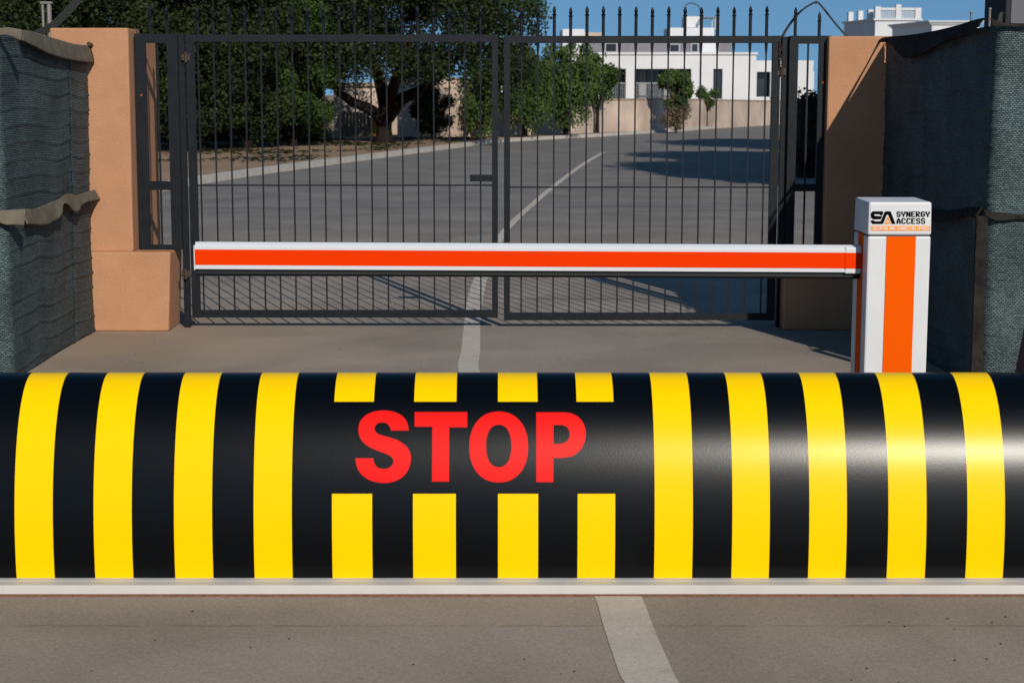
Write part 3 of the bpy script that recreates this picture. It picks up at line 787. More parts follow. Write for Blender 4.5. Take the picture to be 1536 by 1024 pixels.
# ---------------------------------------------------------------- net screens
def net_sheet(parent, side, X, Yn, Yf, ztop_n, ztop_f, ext, seam):
    # runs from the far end along the inner face to the near corner, then outward along the front face
    pathlen = (Yf - Yn); rc = 0.05
    U = []; nu1 = 90
    sgn = -1 if side == 'L' else 1
    for i in range(nu1 + 1):
        U.append((X, Yf - (pathlen - rc) * i / nu1, Vector((-sgn, 0, 0))))
    for k in range(1, 8):
        a_ = math.pi / 2 * k / 8
        U.append((X + sgn * rc * (1 - math.cos(a_)), Yn + rc - rc * math.sin(a_), Vector((-sgn * math.cos(a_), -math.sin(a_), 0))))
    nu2 = 70
    for i in range(nu2 + 1):
        U.append((X + sgn * (rc + ext * i / nu2), Yn, Vector((0, -1, 0))))
    nv = 190; vs = []; uv = []; s = 0; prev = None
    rr = np.random.default_rng(3 if side == 'L' else 5)
    ph = rr.uniform(0, 6, 8)
    for (x, y, nn) in U:
        if prev is not None: s += math.hypot(x - prev[0], y - prev[1])
        prev = (x, y)
        tpar = min(1, s / pathlen)
        zt_ = ztop_f + (ztop_n - ztop_f) * tpar
        if s > pathlen: zt_ = ztop_n + 0.012 * math.sin((s - pathlen) * 9)
        for j in range(nv + 1):
            z = zt_ * j / nv
            # sagging folds: sharp horizontal ridges between the ties
            inner = s < pathlen
            sg = abs((s - seam) / 0.55)
            sag = (0.030 * math.sin(min(sg, 1.6) * 1.9) if inner else 0.015 * math.sin(s * 5))
            q_ = (z + sag + 0.012 * math.sin(3.1 * s + ph[0]) + .004 * math.sin(11 * s + 2.2 * z + ph[1])) / (0.098)
            fr = q_ - math.floor(q_)
            amp_r = 0.35 + 0.65 * abs(math.sin(math.floor(q_) * 2.3 + ph[2] + s * 1.5))
            ridge = (math.exp(-((fr - .5) / 0.085) ** 2) - .5 * math.exp(-((fr - .36) / 0.07) ** 2)) * amp_r
            dsp = 0.0085 * ridge * (1.0 if inner else 0.3) + 0.008 * math.sin(2.3 * z + 1.7 * s + ph[3]) + .002 * math.sin(17 * z + ph[4] + 5 * s)
            if inner: dsp -= 0.022 * math.exp(-((s - seam) / 0.018) ** 2) - 0.010 * math.exp(-((s - seam - .03) / 0.012) ** 2)
            p_ = Vector((x, y, z)) + nn * dsp
            vs.append(p_); uv.append((s, z + sag * .6))
    fs = []
    for i in range(len(U) - 1):
        for j in range(nv):
            q4 = (i * (nv + 1) + j, (i + 1) * (nv + 1) + j, (i + 1) * (nv + 1) + j + 1, i * (nv + 1) + j + 1)
            fs.append(q4 if side == 'L' else q4[::-1])
    m = MB(); m.add(vs, fs)
    return m.build('net_sheet', M['net'], parent, smooth=True, uv=uv, thick=0.004)
def strip(par, pts, mapf, nrm_, mname, name, bulge=0.03, k=6, nv=8, waves=0.0):
    # pts: (x, ytop, ybot) in photo measure, mapped on the carrying face and bulged along nrm_
    c = catmull(pts, k); m = MB(); vs = []
    for i, (x, yt, yb) in enumerate(c):
        a_, b_ = mapf(x, yt), mapf(x, yb)
        for j in range(nv + 1):
            t = j / nv; p_ = a_.lerp(b_, t)
            off = 0.020 + bulge * (t ** 1.5) + .006 * math.sin(math.pi * t) + waves * t * math.sin(i * 0.55 + t * 2.0)
            vs.append(p_ + nrm_ * off)
    fs = [(i * (nv + 1) + j, (i + 1) * (nv + 1) + j, (i + 1) * (nv + 1) + j + 1, i * (nv + 1) + j + 1) for i in range(len(c) - 1) for j in range(nv)]
    m.add(vs, fs); return m.build(name, M[mname], par, smooth=True, thick=0.006)

XLs = gp(40, 558).x
YLn = py(20, 300, 9.7).y
YNl = 9.62
sl_ = empty('net_screen', (XLs, YNl, 0), 'sunlit green shade net screen with khaki canvas flaps on the left', 'screen', 'shade net screens beside the entrance')
Yfar = YP - 0.01
zn = pX(24, 50, XLs).z; zf = pX(131, 78, XLs).z
net_sheet(sl_, 'L', XLs, YNl, Yfar, zn - .01, zf, 2.2, 0.52)
fl = lambda x, y: pX(x, y, XLs)
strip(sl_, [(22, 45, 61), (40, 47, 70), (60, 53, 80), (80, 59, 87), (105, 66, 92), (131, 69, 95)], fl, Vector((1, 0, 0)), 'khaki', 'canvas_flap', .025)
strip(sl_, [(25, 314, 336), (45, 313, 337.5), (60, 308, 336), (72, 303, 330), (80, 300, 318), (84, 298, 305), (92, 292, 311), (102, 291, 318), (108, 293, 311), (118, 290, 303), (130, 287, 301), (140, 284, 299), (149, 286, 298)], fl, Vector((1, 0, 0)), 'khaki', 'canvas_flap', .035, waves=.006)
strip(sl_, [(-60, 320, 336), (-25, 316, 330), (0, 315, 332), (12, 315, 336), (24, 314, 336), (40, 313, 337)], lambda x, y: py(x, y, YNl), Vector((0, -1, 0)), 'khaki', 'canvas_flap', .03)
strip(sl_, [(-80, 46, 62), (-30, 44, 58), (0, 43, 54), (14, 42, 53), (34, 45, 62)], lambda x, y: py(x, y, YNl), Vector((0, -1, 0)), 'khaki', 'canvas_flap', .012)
for (x, y) in ((XLs - .06, YNl + .07), (XLs - .06, Yfar - .08), (XLs - 2.1, YNl + .07)):
    MB().tube([(x, y, 0), (x, y, zf - .03)], .022, 8).build('pole', M['galv'], sl_)
fr = MB()
fr.tube([(XLs - .06, YNl + .07, zn - .06), (XLs - .06, Yfar - .08, zf - .06)], .018, 8)
fr.tube([(XLs - .06, YNl + .07, zn - .06), (XLs - 2.1, YNl + .07, zn - .06)], .018, 8)
fr.build('top_rail', M['galv'], sl_)
MB().tube([pX(146, 277, XLs) + Vector((.02, 0, 0)), pX(146, 288, XLs) + Vector((.02, 0, 0))], .012, 8).build('tie_knot', M['iron_worn'], sl_)
MB().tube([pX(126, 66, XLs) + Vector((.03, 0, 0)), pX(132, 69, XLs) + Vector((.03, 0, 0))], .014, 8).build('tie_knot', M['iron_worn'], sl_)

XRs = 2.60
YNr = 9.15
zn2 = py(1482, 38, YNr).z; zf2 = py(1322, 62, YP - .01).z
sr_ = empty('net_screen', (XRs, YNr, 0), 'shaded dark green shade net screen behind the white cabinet on the right', 'screen', 'shade net screens beside the entrance')
net_sheet(sr_, 'R', XRs, YNr, YP + .07, zn2, zf2, 2.2, 1.15)
fr2 = lambda x, y: pX(x, y, XRs)
strip(sr_, [(1321, 58, 64), (1345, 55, 66), (1375, 52, 88), (1405, 47, 76), (1440, 39, 60), (1465, 31, 52), (1484, 27, 40)], fr2, Vector((-1, 0, 0)), 'dark_shaded_canvas', 'canvas_flap', .03, waves=.012)
strip(sr_, [(1484, 28, 40), (1500, 34, 40), (1520, 36, 41), (1580, 37, 43), (1700, 38, 44)], lambda x, y: py(x, y, YNr), Vector((0, -1, 0)), 'dark_shaded_canvas', 'canvas_flap', .012)
strip(sr_, [(1400, 314, 331), (1420, 316, 333), (1440, 315, 330), (1462, 311, 323), (1480, 311, 326)], fr2, Vector((-1, 0, 0)), 'dark_shaded_canvas', 'canvas_flap', .03, waves=.008)  # mid flaps: canvas colour darkened to stand for their shade
strip(sr_, [(1474, 313, 322), (1490, 318, 330), (1510, 320, 329), (1536, 322, 328), (1600, 323, 330)], lambda x, y: py(x, y, YNr), Vector((0, -1, 0)), 'dark_shaded_canvas', 'canvas_flap', .02, waves=.006)
# dark corner strap
a_ = py(1473, 324, YNr - .03); b_ = py(1463, 600, YNr - .03)
MB().beam(b_, a_, .062, .02).build('corner_strap', M['dark_shaded_canvas'], sr_, bevel=.004)
for (x, y) in ((XRs + .06, YNr + .07), (XRs + .06, YP - .1), (XRs + 2.1, YNr + .07)):
    MB().tube([(x, y, 0), (x, y, zf2 - .04)], .022, 8).build('pole', M['galv'], sr_)
m = MB(); m.tube([py(1496, 40, YNr), py(1498, 30, YNr), py(1501, 20, YNr), py(1503, 19, YNr + .02), py(1501, 34, YNr + .02)], .008, 8)
m.build('tie_rope', M['wire'], sr_)
for (x, y, Y, lb) in ((1457, 18, 10.2, 'thin grey pipe above the right net screen, shorter of two'), (1485, 12, 9.9, 'thin grey pipe above the right net screen, nearest its corner')):
    p_ = py(x, y, Y)
    m = MB(); m.tube([(p_.x, Y, 0), (p_.x, Y, p_.z)], .0065, 10); m.lathe((p_.x, Y, p_.z - .01), [(.010, 0), (.010, .010)], 10)
    tag(m.build('pipe_post', M['galv'], loc=(0, 0, 0)), lb, 'pipe', 'pipes behind the right screen')
p_ = py(67, 6, 12.6)
t = empty('pipe_bracket', (p_.x, 12.6, 0), 'pale twin pipe bracket sticking up behind the left screen', 'pipe')
for dx, r_ in ((-.015, .010), (.03, .018)):
    MB().tube([(p_.x + dx, 12.6, 0), (p_.x + dx, 12.6, p_.z)], r_, 8).build('pipe', M['galv'], t)
MB().box((p_.x - .03, 12.58, p_.z), (p_.x + .055, 12.62, p_.z + .015)).build('clamp', M['galv'], t)
# bundle of wires rising from the left screen
m = MB()
for k in range(4):
    m.tube([py(x + k * 2.2, y + 2 * k - 3, 12.3) for x, y in ((48, 52), (64, 46), (80, 36), (100, 16), (118, -4), (160, -50), (260, -160))], .008, 6)
tag(m.build('wire_bundle', M['wire']), 'bundle of dark wires rising behind the left net screen', 'wires')
# dark cabinet at the top right edge
q0 = py(1503, 37, 10.6)
t = empty('wall_box', (q0.x + .3, 10.8, 0), 'dark grey box rising behind the right net screen corner', 'utility box')
MB().box((q0.x, 10.55, 0), (q0.x + .9, 11.0, 3.05)).build('housing', M['rubber'], t, bevel=.01)  # unseen upper part sized to cast the shadow behind the gate
MB().box((q0.x + .035, 10.545, 1.2), (q0.x + .58, 10.56, 2.55)).build('door', mat('box_grey', (0.09, 0.09, 0.10), .6), t, bevel=.003)

# ---------------------------------------------------------------- trees
def leaves_mesh(centres, radii, nleaf, size, seed, flat=0.6, droop=0.0):
    r_ = np.random.default_rng(seed)
    C_ = np.array(centres); Rr_ = np.array(radii)
    wgt = Rr_ ** 2.2; wgt = wgt / wgt.sum()
    idx = r_.choice(len(C_), nleaf, p=wgt)
    d_ = r_.normal(size=(nleaf, 3)); d_ /= np.linalg.norm(d_, axis=1)[:, None]
    rad = Rr_[idx] * (r_.uniform(0.15, 1.0, nleaf) ** 0.45)
    P_ = C_[idx] + d_ * rad[:, None] * np.array([1, 1, .8])
    if droop: P_[:, 2] -= r_.uniform(0, 1, nleaf) ** 2 * droop
    P_ += r_.normal(scale=.06, size=P_.shape)
    P_[:, 2] = np.maximum(P_[:, 2], 0.12)
    nn_ = d_ + r_.normal(scale=.7, size=(nleaf, 3)); nn_ /= np.linalg.norm(nn_, axis=1)[:, None]
    t_ = np.cross(nn_, r_.normal(size=(nleaf, 3))); t_ /= np.linalg.norm(t_, axis=1)[:, None]
    if droop: t_ = t_ * .5 + np.array([0, 0, -1.0]); t_ /= np.linalg.norm(t_, axis=1)[:, None]
    b_ = np.cross(nn_, t_); b_ /= np.linalg.norm(b_, axis=1)[:, None] + 1e-9
    s_ = size * r_.uniform(.6, 1.4, nleaf)[:, None]
    V = np.stack([P_ - t_ * s_, P_ + b_ * s_ * flat, P_ + t_ * s_, P_ - b_ * s_ * flat], axis=1).reshape(-1, 3)
    return V
def crown_obj(V, mname, parent):
    off = np.array(WLOC[parent.name]); n_ = len(V) // 4
    me = bpy.data.meshes.new('crown')
    me.vertices.add(len(V)); me.vertices.foreach_set('co', (V - off).astype(np.float32).ravel())
    me.loops.add(len(V)); me.loops.foreach_set('vertex_index', np.arange(len(V), dtype=np.int32))
    me.polygons.add(n_); me.polygons.foreach_set('loop_start', np.arange(0, len(V), 4, dtype=np.int32))
    me.polygons.foreach_set('loop_total', np.full(n_, 4, dtype=np.int32))
    me.materials.append(M[mname]); me.update(); me.validate()
    o = bpy.data.objects.new('crown', me); COL.objects.link(o); o.parent = parent
    return o
def gv(x, y): return gp(x, y, HT)
def tree(name, base, height, crad, zbot, label, cat, mname, seed, nleaf=9000, size=.09, trunk_r=.16, lean=(0, 0), droop=0, clumps=38,
         barkm='bark', group='trees beyond the gate', stretch=(1, 1), split=None, csize=(.28, .5)):
    r_ = random.Random(seed)
    t = empty(name, (base.x, base.y, 0.08), label, cat, group)
    zc_ = (zbot + height) / 2; zr = (height - zbot) / 2
    cen = []; rad = []
    for k in range(clumps):
        while True:
            v = Vector((r_.uniform(-1, 1), r_.uniform(-1, 1), r_.uniform(-1, 1)))
            if 0.30 < v.length < 1: break
        v *= 0.86 / max(v.length, .6) ** .4
        cen.append((base.x + lean[0] + v.x * crad * stretch[0], base.y + lean[1] + v.y * crad * stretch[1], zc_ + v.z * zr)); rad.append(crad * r_.uniform(*csize))
    m = MB()
    fork = split if split else max(0.35, zbot * .8)
    b0_ = Vector((base.x, base.y, .0)); f_ = Vector((base.x + lean[0] * .2, base.y, fork))
    m.tube([b0_, b0_.lerp(f_, .15), b0_.lerp(f_, .6), f_], [trunk_r * 1.6, trunk_r * 1.15, trunk_r, trunk_r * .95], 10)
    for k in range(0, clumps, max(1, clumps // 11)):
        c_ = Vector(cen[k]); mid = f_.lerp(c_, .45) + Vector((r_.uniform(-.2, .2) * crad * .4, r_.uniform(-.2, .2) * crad * .4, -.05 * crad))
        m.tube([f_ - Vector((0, 0, .08)), mid, c_], [trunk_r * .62, trunk_r * .36, trunk_r * .12], 7)
    m.build('trunk', M[barkm], t, smooth=True)
    crown_obj(leaves_mesh(cen, rad, int(nleaf * (2.3 if size < .12 else 1)), size * (.62 if size < .12 else 1), seed, droop=droop), mname, t)
    return t
# large spreading tree with a forked trunk
def big_tree():
    base = gv(576, 213)
    t = empty('spreading_tree', (base.x, base.y, .08), 'large dark spreading tree with a thick forked trunk behind the left gate leaf', 'tree', 'trees beyond the gate')
    Y = base.y; P = lambda x, y, dy=0: py(x, y, Y + dy)
    m = MB()
    m.tube([P(576, 216), P(576, 205), P(577, 190), P(578, 172), P(580, 160), P(583, 140)], [.42, .27, .22, .25, .26, .2], 14)
    m.tube([P(575, 184), P(566, 172), P(552, 162), P(530, 154), P(510, 140, -.4), P(480, 105, -1)], [.22, .19, .16, .14, .12, .06], 10)
    m.tube([P(580, 176), P(592, 160), P(604, 148), P(625, 138), P(655, 120, -.3), P(690, 85, -.6)], [.26, .23, .20, .16, .12, .05], 10)
    m.tube([P(580, 165), P(574, 140), P(566, 110, -1), P(550, 60, -2)], [.24, .2, .15, .07], 10)
    m.tube([P(583, 160), P(590, 130, -1), P(605, 90, -2), P(620, 40, -2)], [.2, .17, .13, .07], 10)
    m.build('trunk', M['bark'], t, smooth=True)
    r_ = random.Random(11); cen = []; rad = []
    for k in range(120):
        a_ = r_.uniform(0, 2 * math.pi); q_ = r_.uniform(0, 1) ** .5
        x = base.x + 4.3 * q_ * math.cos(a_); y = base.y - 1.3 + 3.4 * q_ * math.sin(a_)
        zlow = 2.15 + 0.3 * abs(math.sin(x * 1.7)) - (.75 if abs(x - base.x) > 2.2 else 0); zhi = 6.4 - 2.2 * q_ * q_
        cen.append((x, y, r_.uniform(zlow, zhi))); rad.append(r_.uniform(.5, 1.05))
    for k in range(15):
        x = base.x + r_.uniform(-3.2, 3.6); cen.append((x, base.y - r_.uniform(.5, 3), 2.3 + .2 * abs((x - base.x) / 3) + r_.uniform(0, .4))); rad.append(r_.uniform(.35, .6))
    crown_obj(leaves_mesh(cen, rad, 80000, .052, 21), 'leaf_dark', t)
big_tree()
ub = gp(320, 217)
t = empty('undergrowth_hedge', (ub.x, ub.y, .08), 'low dark undergrowth along the foot of the bushy trees on the left', 'hedge')
r_ = random.Random(9); hc = []; hr = []
for k in range(170): hc.append((ub.x + r_.uniform(-8.5, 3.6), ub.y + r_.uniform(-.4, 1.6), r_.uniform(.2, 2.1))); hr.append(r_.uniform(.3, .5))
crown_obj(leaves_mesh(hc, hr, 52000, .055, 71), 'leaf_dark', t)
tree('bushy_tree', gv(440, 219), 5.0, 1.45, .15, 'mid green bushy tree left of the thick forked trunk', 'tree', 'leaf_mid', 31, 15000, .08, .12, clumps=46, csize=(.25, .42))
tree('bushy_tree', gv(372, 222), 5.6, 1.6, .15, 'dark bushy tree second from the left gate post', 'tree', 'leaf_dark', 32, 15000, .085, .14, clumps=46, csize=(.25, .45))
tree('bushy_tree', gv(300, 226), 6.0, 1.9, .15, 'dark bushy tree nearest behind the left gate post', 'tree', 'leaf_dark', 33, 15000, .085, .14, clumps=46, csize=(.25, .45))
tree('broad_tree', gv(215, 226), 7.5, 2.6, .5, 'broad dark tree showing behind the left side panel', 'tree', 'leaf_dark', 34, 16000, .09, .16)
tree('broad_tree', gv(100, 222), 7.6, 3.0, .8, 'broad green tree rising above the left stucco pillar', 'tree', 'leaf_mid', 35, 18000, .09, .18)
tree('broad_tree', gv(-30, 226), 7.2, 2.8, .8, 'broad dark tree above the left net screen at the photo edge', 'tree', 'leaf_dark', 36, 16000, .09, .18)
tree('tall_tree', gv(330, 209), 9.5, 3.8, 2.4, 'tall dark tree crown behind the bushy trees on the left', 'tree', 'leaf_dark', 37, 24000, .1, .2)
tree('tall_tree', gv(475, 208), 9.0, 3.4, 1.8, 'tall dark tree left behind the large spreading tree', 'tree', 'leaf_dark', 38, 20000, .1, .2)
tree('airy_tree', gv(712, 202), 8.6, 3.1, 3.3, 'airy green tree with leaves against the sky above the gate centre', 'tree', 'leaf_mid', 39, 8000, .09, .13, clumps=60, csize=(.14, .26))
tree('round_bush', gv(652, 209), 1.75, .72, .1, 'round dark bush to the right of the thick forked trunk', 'bush', 'leaf_dark', 40, 4200, .07, .06, clumps=16)
tree('drooping_tree', gv(722, 205.5), 3.2, .75, .7, 'drooping light tree behind the meeting gate stiles', 'tree', 'leaf_light', 41, 1700, .08, .06, droop=1.0, clumps=26, csize=(.16, .34))
tree('drooping_tree', gv(787, 205.5), 3.35, 1.0, 1.0, 'drooping light green tree just right of the gate middle', 'tree', 'leaf_light', 42, 3300, .085, .10, droop=1.1, clumps=34, csize=(.14, .34), stretch=(1.15, 1))
tree('drooping_tree', gv(848, 203), 3.6, 1.25, 1.15, 'drooping green tree in front of the white villa left end', 'tree', 'leaf_light', 43, 4800, .09, .10, droop=1.1, clumps=40, csize=(.13, .32), stretch=(1.15, 1))
tree('garden_shrub', gv(896, 199), 3.1, .85, 1.3, 'green shrub covering the left corner of the white villa', 'bush', 'leaf_mid', 44, 5000, .09, .07, clumps=24)
ts = tree('small_tree', gv(1014, 196), 2.55, .62, .95, 'small lone tree with bare lower twigs in front of the white villa', 'tree', 'leaf_light', 45, 5500, .09, .06, clumps=20, csize=(.25, .5), barkm='bark_light')
sd = MB()
bs = gv(1014, 196)
V = leaves_mesh([(bs.x + dx, bs.y - .1, z) for dx, z in ((-.3, .5), (.1, .7), (-.1, .9), (.3, 1.0), (0, .35))], [.35, .4, .4, .3, .3], 2200, .045, 51)
c_ = crown_obj(V, 'leaf_dry', ts); c_.name = 'dry_twigs'
tree('small_tree', gv(1060, 190), 2.0, .45, 1.0, 'tiny green sapling right of the lone tree by the villa wall', 'tree', 'leaf_light', 46, 900, .08, .04, clumps=8)
# tall tree just outside the frame to the right: it shades the road
tree('tall_tree', Vector((12.2, 29, 0)), 10.8, 3.0, 5.2, 'tall tree right of the road casting the wide shadow', 'tree', 'leaf_dark', 47, 26000, .15, .2, clumps=60)
tree('tall_tree', Vector((10.9, 21.5, 0)), 10.6, 2.8, 5.0, 'tall tree right of the road nearest the entrance', 'tree', 'leaf_dark', 49, 26000, .15, .2, clumps=60)
tree('tall_tree', Vector((14.6, 40, 0)), 11.5, 3.6, 5.2, 'tall tree farther along the right roadside', 'tree', 'leaf_dark', 48, 26000, .15, .2, clumps=60)
# loose grit on the lane
m = MB(); r7 = random.Random(4)
spots = [gp(1480, 988), gp(1431, 943), gp(1432, 990), gp(1357, 939), gp(1300, 1002), gp(620, 996), gp(232, 960), gp(905, 1012)] + [Vector((r7.uniform(-1.7, 1.8), r7.uniform(4.4, 5.3), 0)) for _ in range(26)] + [Vector((r7.uniform(-2.4, 2.0), r7.uniform(9.9, 11.6), 0)) for _ in range(40)]
for k, q_ in enumerate(spots):
    s_ = r7.uniform(.002, .0045) * (1.5 if k == 0 else 1); a_ = r7.uniform(0, 3)
    c1, s1 = math.cos(a_) * s_ * 1.6, math.sin(a_) * s_ * 1.6
    m.add([(q_.x - c1, q_.y - s1, -.0005), (q_.x + s1 * .6, q_.y - c1 * .6, -.0005), (q_.x + c1, q_.y + s1, -.0005), (q_.x - s1 * .6, q_.y + c1 * .6, -.0005), (q_.x, q_.y, s_ * .9)],
          [(0, 1, 4), (1, 2, 4), (2, 3, 4), (3, 0, 4), (3, 2, 1, 0)])
tag(m.build('loose_grit', M['bark']), kind='stuff', label='loose dark grit scattered on the asphalt lane', cat='grit')
# dark leaves added on the verge to stand in for tree shade
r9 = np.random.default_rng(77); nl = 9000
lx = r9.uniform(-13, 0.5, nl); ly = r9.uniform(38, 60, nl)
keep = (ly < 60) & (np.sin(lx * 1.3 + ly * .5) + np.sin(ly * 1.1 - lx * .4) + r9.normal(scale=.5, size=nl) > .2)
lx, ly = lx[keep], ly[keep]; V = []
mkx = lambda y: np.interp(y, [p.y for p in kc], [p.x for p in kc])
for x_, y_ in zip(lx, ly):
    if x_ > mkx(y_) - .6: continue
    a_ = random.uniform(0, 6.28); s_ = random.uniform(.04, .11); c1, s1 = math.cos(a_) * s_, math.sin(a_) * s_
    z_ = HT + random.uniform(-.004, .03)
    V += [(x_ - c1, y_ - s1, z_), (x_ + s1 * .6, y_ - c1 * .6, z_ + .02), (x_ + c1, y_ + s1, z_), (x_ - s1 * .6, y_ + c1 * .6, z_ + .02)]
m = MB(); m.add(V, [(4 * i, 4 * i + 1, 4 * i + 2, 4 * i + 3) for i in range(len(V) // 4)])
tag(m.build('verge_shade_leaves', M['leaf_dark']), kind='stuff', label='dark leaves added on the dirt verge in place of tree shade', cat='shade leaves')
# hedge seen through the right side panel
hb = gp(1182, 268); 
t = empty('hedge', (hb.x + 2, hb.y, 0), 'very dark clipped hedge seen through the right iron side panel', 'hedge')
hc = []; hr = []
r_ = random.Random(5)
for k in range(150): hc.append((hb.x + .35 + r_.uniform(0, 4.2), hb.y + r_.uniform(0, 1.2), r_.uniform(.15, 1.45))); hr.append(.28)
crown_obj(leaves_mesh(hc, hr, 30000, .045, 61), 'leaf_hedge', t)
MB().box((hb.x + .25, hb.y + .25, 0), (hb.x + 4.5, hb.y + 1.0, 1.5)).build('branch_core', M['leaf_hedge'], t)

# ---------------------------------------------------------------- walls and buildings
wall_px = [(640, 206, 128), (742, 204, 150), (800, 202, 151.5), (874, 199.5, 151.5), (1000, 194, 150), (1060, 190, 151), (1165, 184, 153), (1300, 178, 153)]
def wall_run(pts, name, label, thick_, mname):
    P_ = [(gp(x, y, HT)) for x, y, _ in pts]
    hs = [py(x, yt, p.y).z for (x, y, yt), p in zip(pts, P_)]
    t = empty(name, (P_[0].x, P_[0].y, 0), label, 'wall')
    m = MB(); cpm = MB(); n_ = len(P_); vs = []; cv = []
    for p, h in zip(P_, hs):
        vs += [(p.x, p.y, 0), (p.x, p.y, h), (p.x, p.y + thick_, h), (p.x, p.y + thick_, 0)]
        cv += [(p.x, p.y - .04, h), (p.x, p.y - .04, h + .07), (p.x, p.y + thick_ + .04, h + .07), (p.x, p.y + thick_ + .04, h)]
    fs = []
    for i in range(n_ - 1):
        for k in range(4): fs.append((i * 4 + k, (i + 1) * 4 + k, (i + 1) * 4 + (k + 1) % 4, i * 4 + (k + 1) % 4))
    e = (n_ - 1) * 4
    fs += [(0, 1, 2, 3), (e + 3, e + 2, e + 1, e)]
    m.add(vs, fs); m.build('wall', M[mname], t)
    cpm.add(cv, fs); cpm.build('coping', M['beige_dark'], t)
wall_run(wall_px[1:], 'boundary_wall', 'long low beige boundary wall in front of the white villa', .25, 'beige_wall')
wall_run([(596, 207, 112), (640, 206, 116), (690, 205, 120), (744, 204, 124)], 'garden_wall', 'taller beige garden wall right of the thick forked trunk', .25, 'beige_wall')
# grey fence boards + yellow door left of the trunk
Yw = gp(530, 209).y + .4
t = empty('board_fence', (py(530, 209, Yw).x, Yw, 0), 'grey board fence panel left of the forked trunk', 'fence')
m = MB()
for i in range(9):
    a_, b_ = py(508 + i * 5.2, 180, Yw), py(512.6 + i * 5.2, 180, Yw)
    m.box((a_.x, Yw, 0), (b_.x, Yw + .04, py(530, 169, Yw).z + .03 * (i % 2)))
m.build('boards', M['beige_dark'], t)
MB().box((py(508, 180, Yw).x, Yw + .045, .3), (py(555, 180, Yw).x, Yw + .1, .4)).build('rail', M['beige_dark'], t)
a_, b_ = py(556, 178, Yw - .1), py(567, 178, Yw - .1)
t = empty('yellow_gate', ((a_.x + b_.x) / 2, Yw - .1, 0), 'narrow yellow metal door beside the grey board fence', 'door')
MB().box((a_.x, Yw - .1, .1), (b_.x, Yw - .05, a_.z)).build('door_panel', M['yellow_door'], t)
MB().box((a_.x - .04, Yw - .11, 0), (a_.x, Yw - .04, a_.z + .05)).build('door_post', M['grey_wall'], t)
MB().tube([(b_.x - .05, Yw - .13, 1.0), (b_.x - .05, Yw - .13, 1.12)], .015, 6).build('handle', M['rail_metal'], t)
Yo = Yw + 2.5
a_, b_ = py(500, 130, Yo), py(634, 205, Yo)
t = empty('outbuilding', ((a_.x + b_.x) / 2, Yo, 0), 'small beige outbuilding half hidden behind the forked trunk', 'building')
MB().box((a_.x, Yo, 0), (b_.x, Yo + 3, a_.z)).build('wall', M['beige_wall'], t)
MB().box((a_.x - .1, Yo - .1, a_.z), (b_.x + .1, Yo + 3.1, a_.z + .15)).build('roof', M['beige_dark'], t)
wa, wb = py(604, 146, Yo), py(621, 161, Yo)
w_ = MB().box((wa.x, Yo - .03, wb.z), (wb.x, Yo - .003, wa.z)).build('window', M['dark_room'], t)
MB().box((wa.x + .05, Yo - .034, wb.z + .05), (wb.x - .05, Yo - .031, wa.z - .05)).build('pane', M['roof_glass'], w_)

def house(name, Y, label, cat='building', group=None):
    return empty(name, (py(1000, 140, Y).x, Y, 0), label, cat, group)
def pbox(x0, y0, x1, y1, Y, D, zb=None):
    a_, b_ = py(x0, y0, Y), py(x1, y1, Y)
    return MB().box((a_.x, Y, b_.z if zb is None else zb), (b_.x, Y + D, a_.z))
YH = 98.0
v = house('white_villa', YH, 'long white flat roofed villa behind the low beige wall')
# front wall with real openings, assembled edge to edge
xs_ = [858, 915, 938, 951, 1037, 1069, 1084, 1134]
def W(x0, y0, x1, y1, D=.35, zb=None, Y=YH): return pbox(x0, y0, x1, y1, Y, D, zb)
fw = MB()
for q_ in (W(858, 82, 1134, 103.5), W(858, 103.5, 912, 165, zb=0), W(939, 103.5, 951, 165, zb=0), W(1037, 103.5, 1069, 165, zb=0), W(1084, 103.5, 1134, 165, zb=0), W(912, 148.5, 939, 160, zb=0), W(951, 148.5, 1037, 160, zb=0), W(1069, 148.5, 1084, 160, zb=0)):
    fw.add(q_.v, q_.f)
fw.build('front_wall', M['white_wall'], v)
bk = MB(); a_, b_ = py(858, 82.6, YH), py(1134, 82.6, YH)
bk.box((a_.x, YH + 3.6, 0), (b_.x, YH + 9, a_.z)); bk.box((a_.x, YH + .36, a_.z - .4), (b_.x, YH + 3.59, a_.z)); bk.box((b_.x - .3, YH + .36, 0), (b_.x, YH + 3.59, a_.z - .41)); bk.build('rear_walls', M['white_wall'], v)
MB().box((a_.x - .1, YH - .1, a_.z + .02), (b_.x + .1, YH + 9.1, a_.z + .14)).build('roof', M['white_wall'], v)
for (x0, x1, y0, y1) in ((912, 939, 103.5, 148.5), (951, 1037, 103.5, 148.5), (1069, 1084, 103.5, 148.5)):
    q0_, q1_ = py(x0, y0, YH), py(x1, y1, YH)
    dep = 1.6 if x1 - x0 > 20 else .25
    w_ = MB().box((q0_.x, YH + dep, q1_.z), (q1_.x, YH + dep + .06, q0_.z)).build('window', M['dark_room'], v)
    nP = max(1, int((x1 - x0) / 20)); wd = (q1_.x - q0_.x) / nP
    for k in range(nP): MB().box((q0_.x + wd * k + .06, YH + dep - .02, q1_.z + .06), (q0_.x + wd * (k + 1) - .06, YH + dep - .004, q0_.z - .06)).build('pane', M['roof_glass'], w_)
    if x1 - x0 > 20:
        m = MB()
        for k in range(int((x1 - x0) / 2.6)):
            X = q0_.x + .05 + k * .097; m.box((X, YH + .15, q1_.z), (X + .02, YH + .17, q1_.z + .85)) if X < q1_.x - .02 else None
        m.box((q0_.x, YH + .14, q1_.z + .85), (q1_.x, YH + .18, q1_.z + .9)); m.build('railing', M['rail_metal'], v)
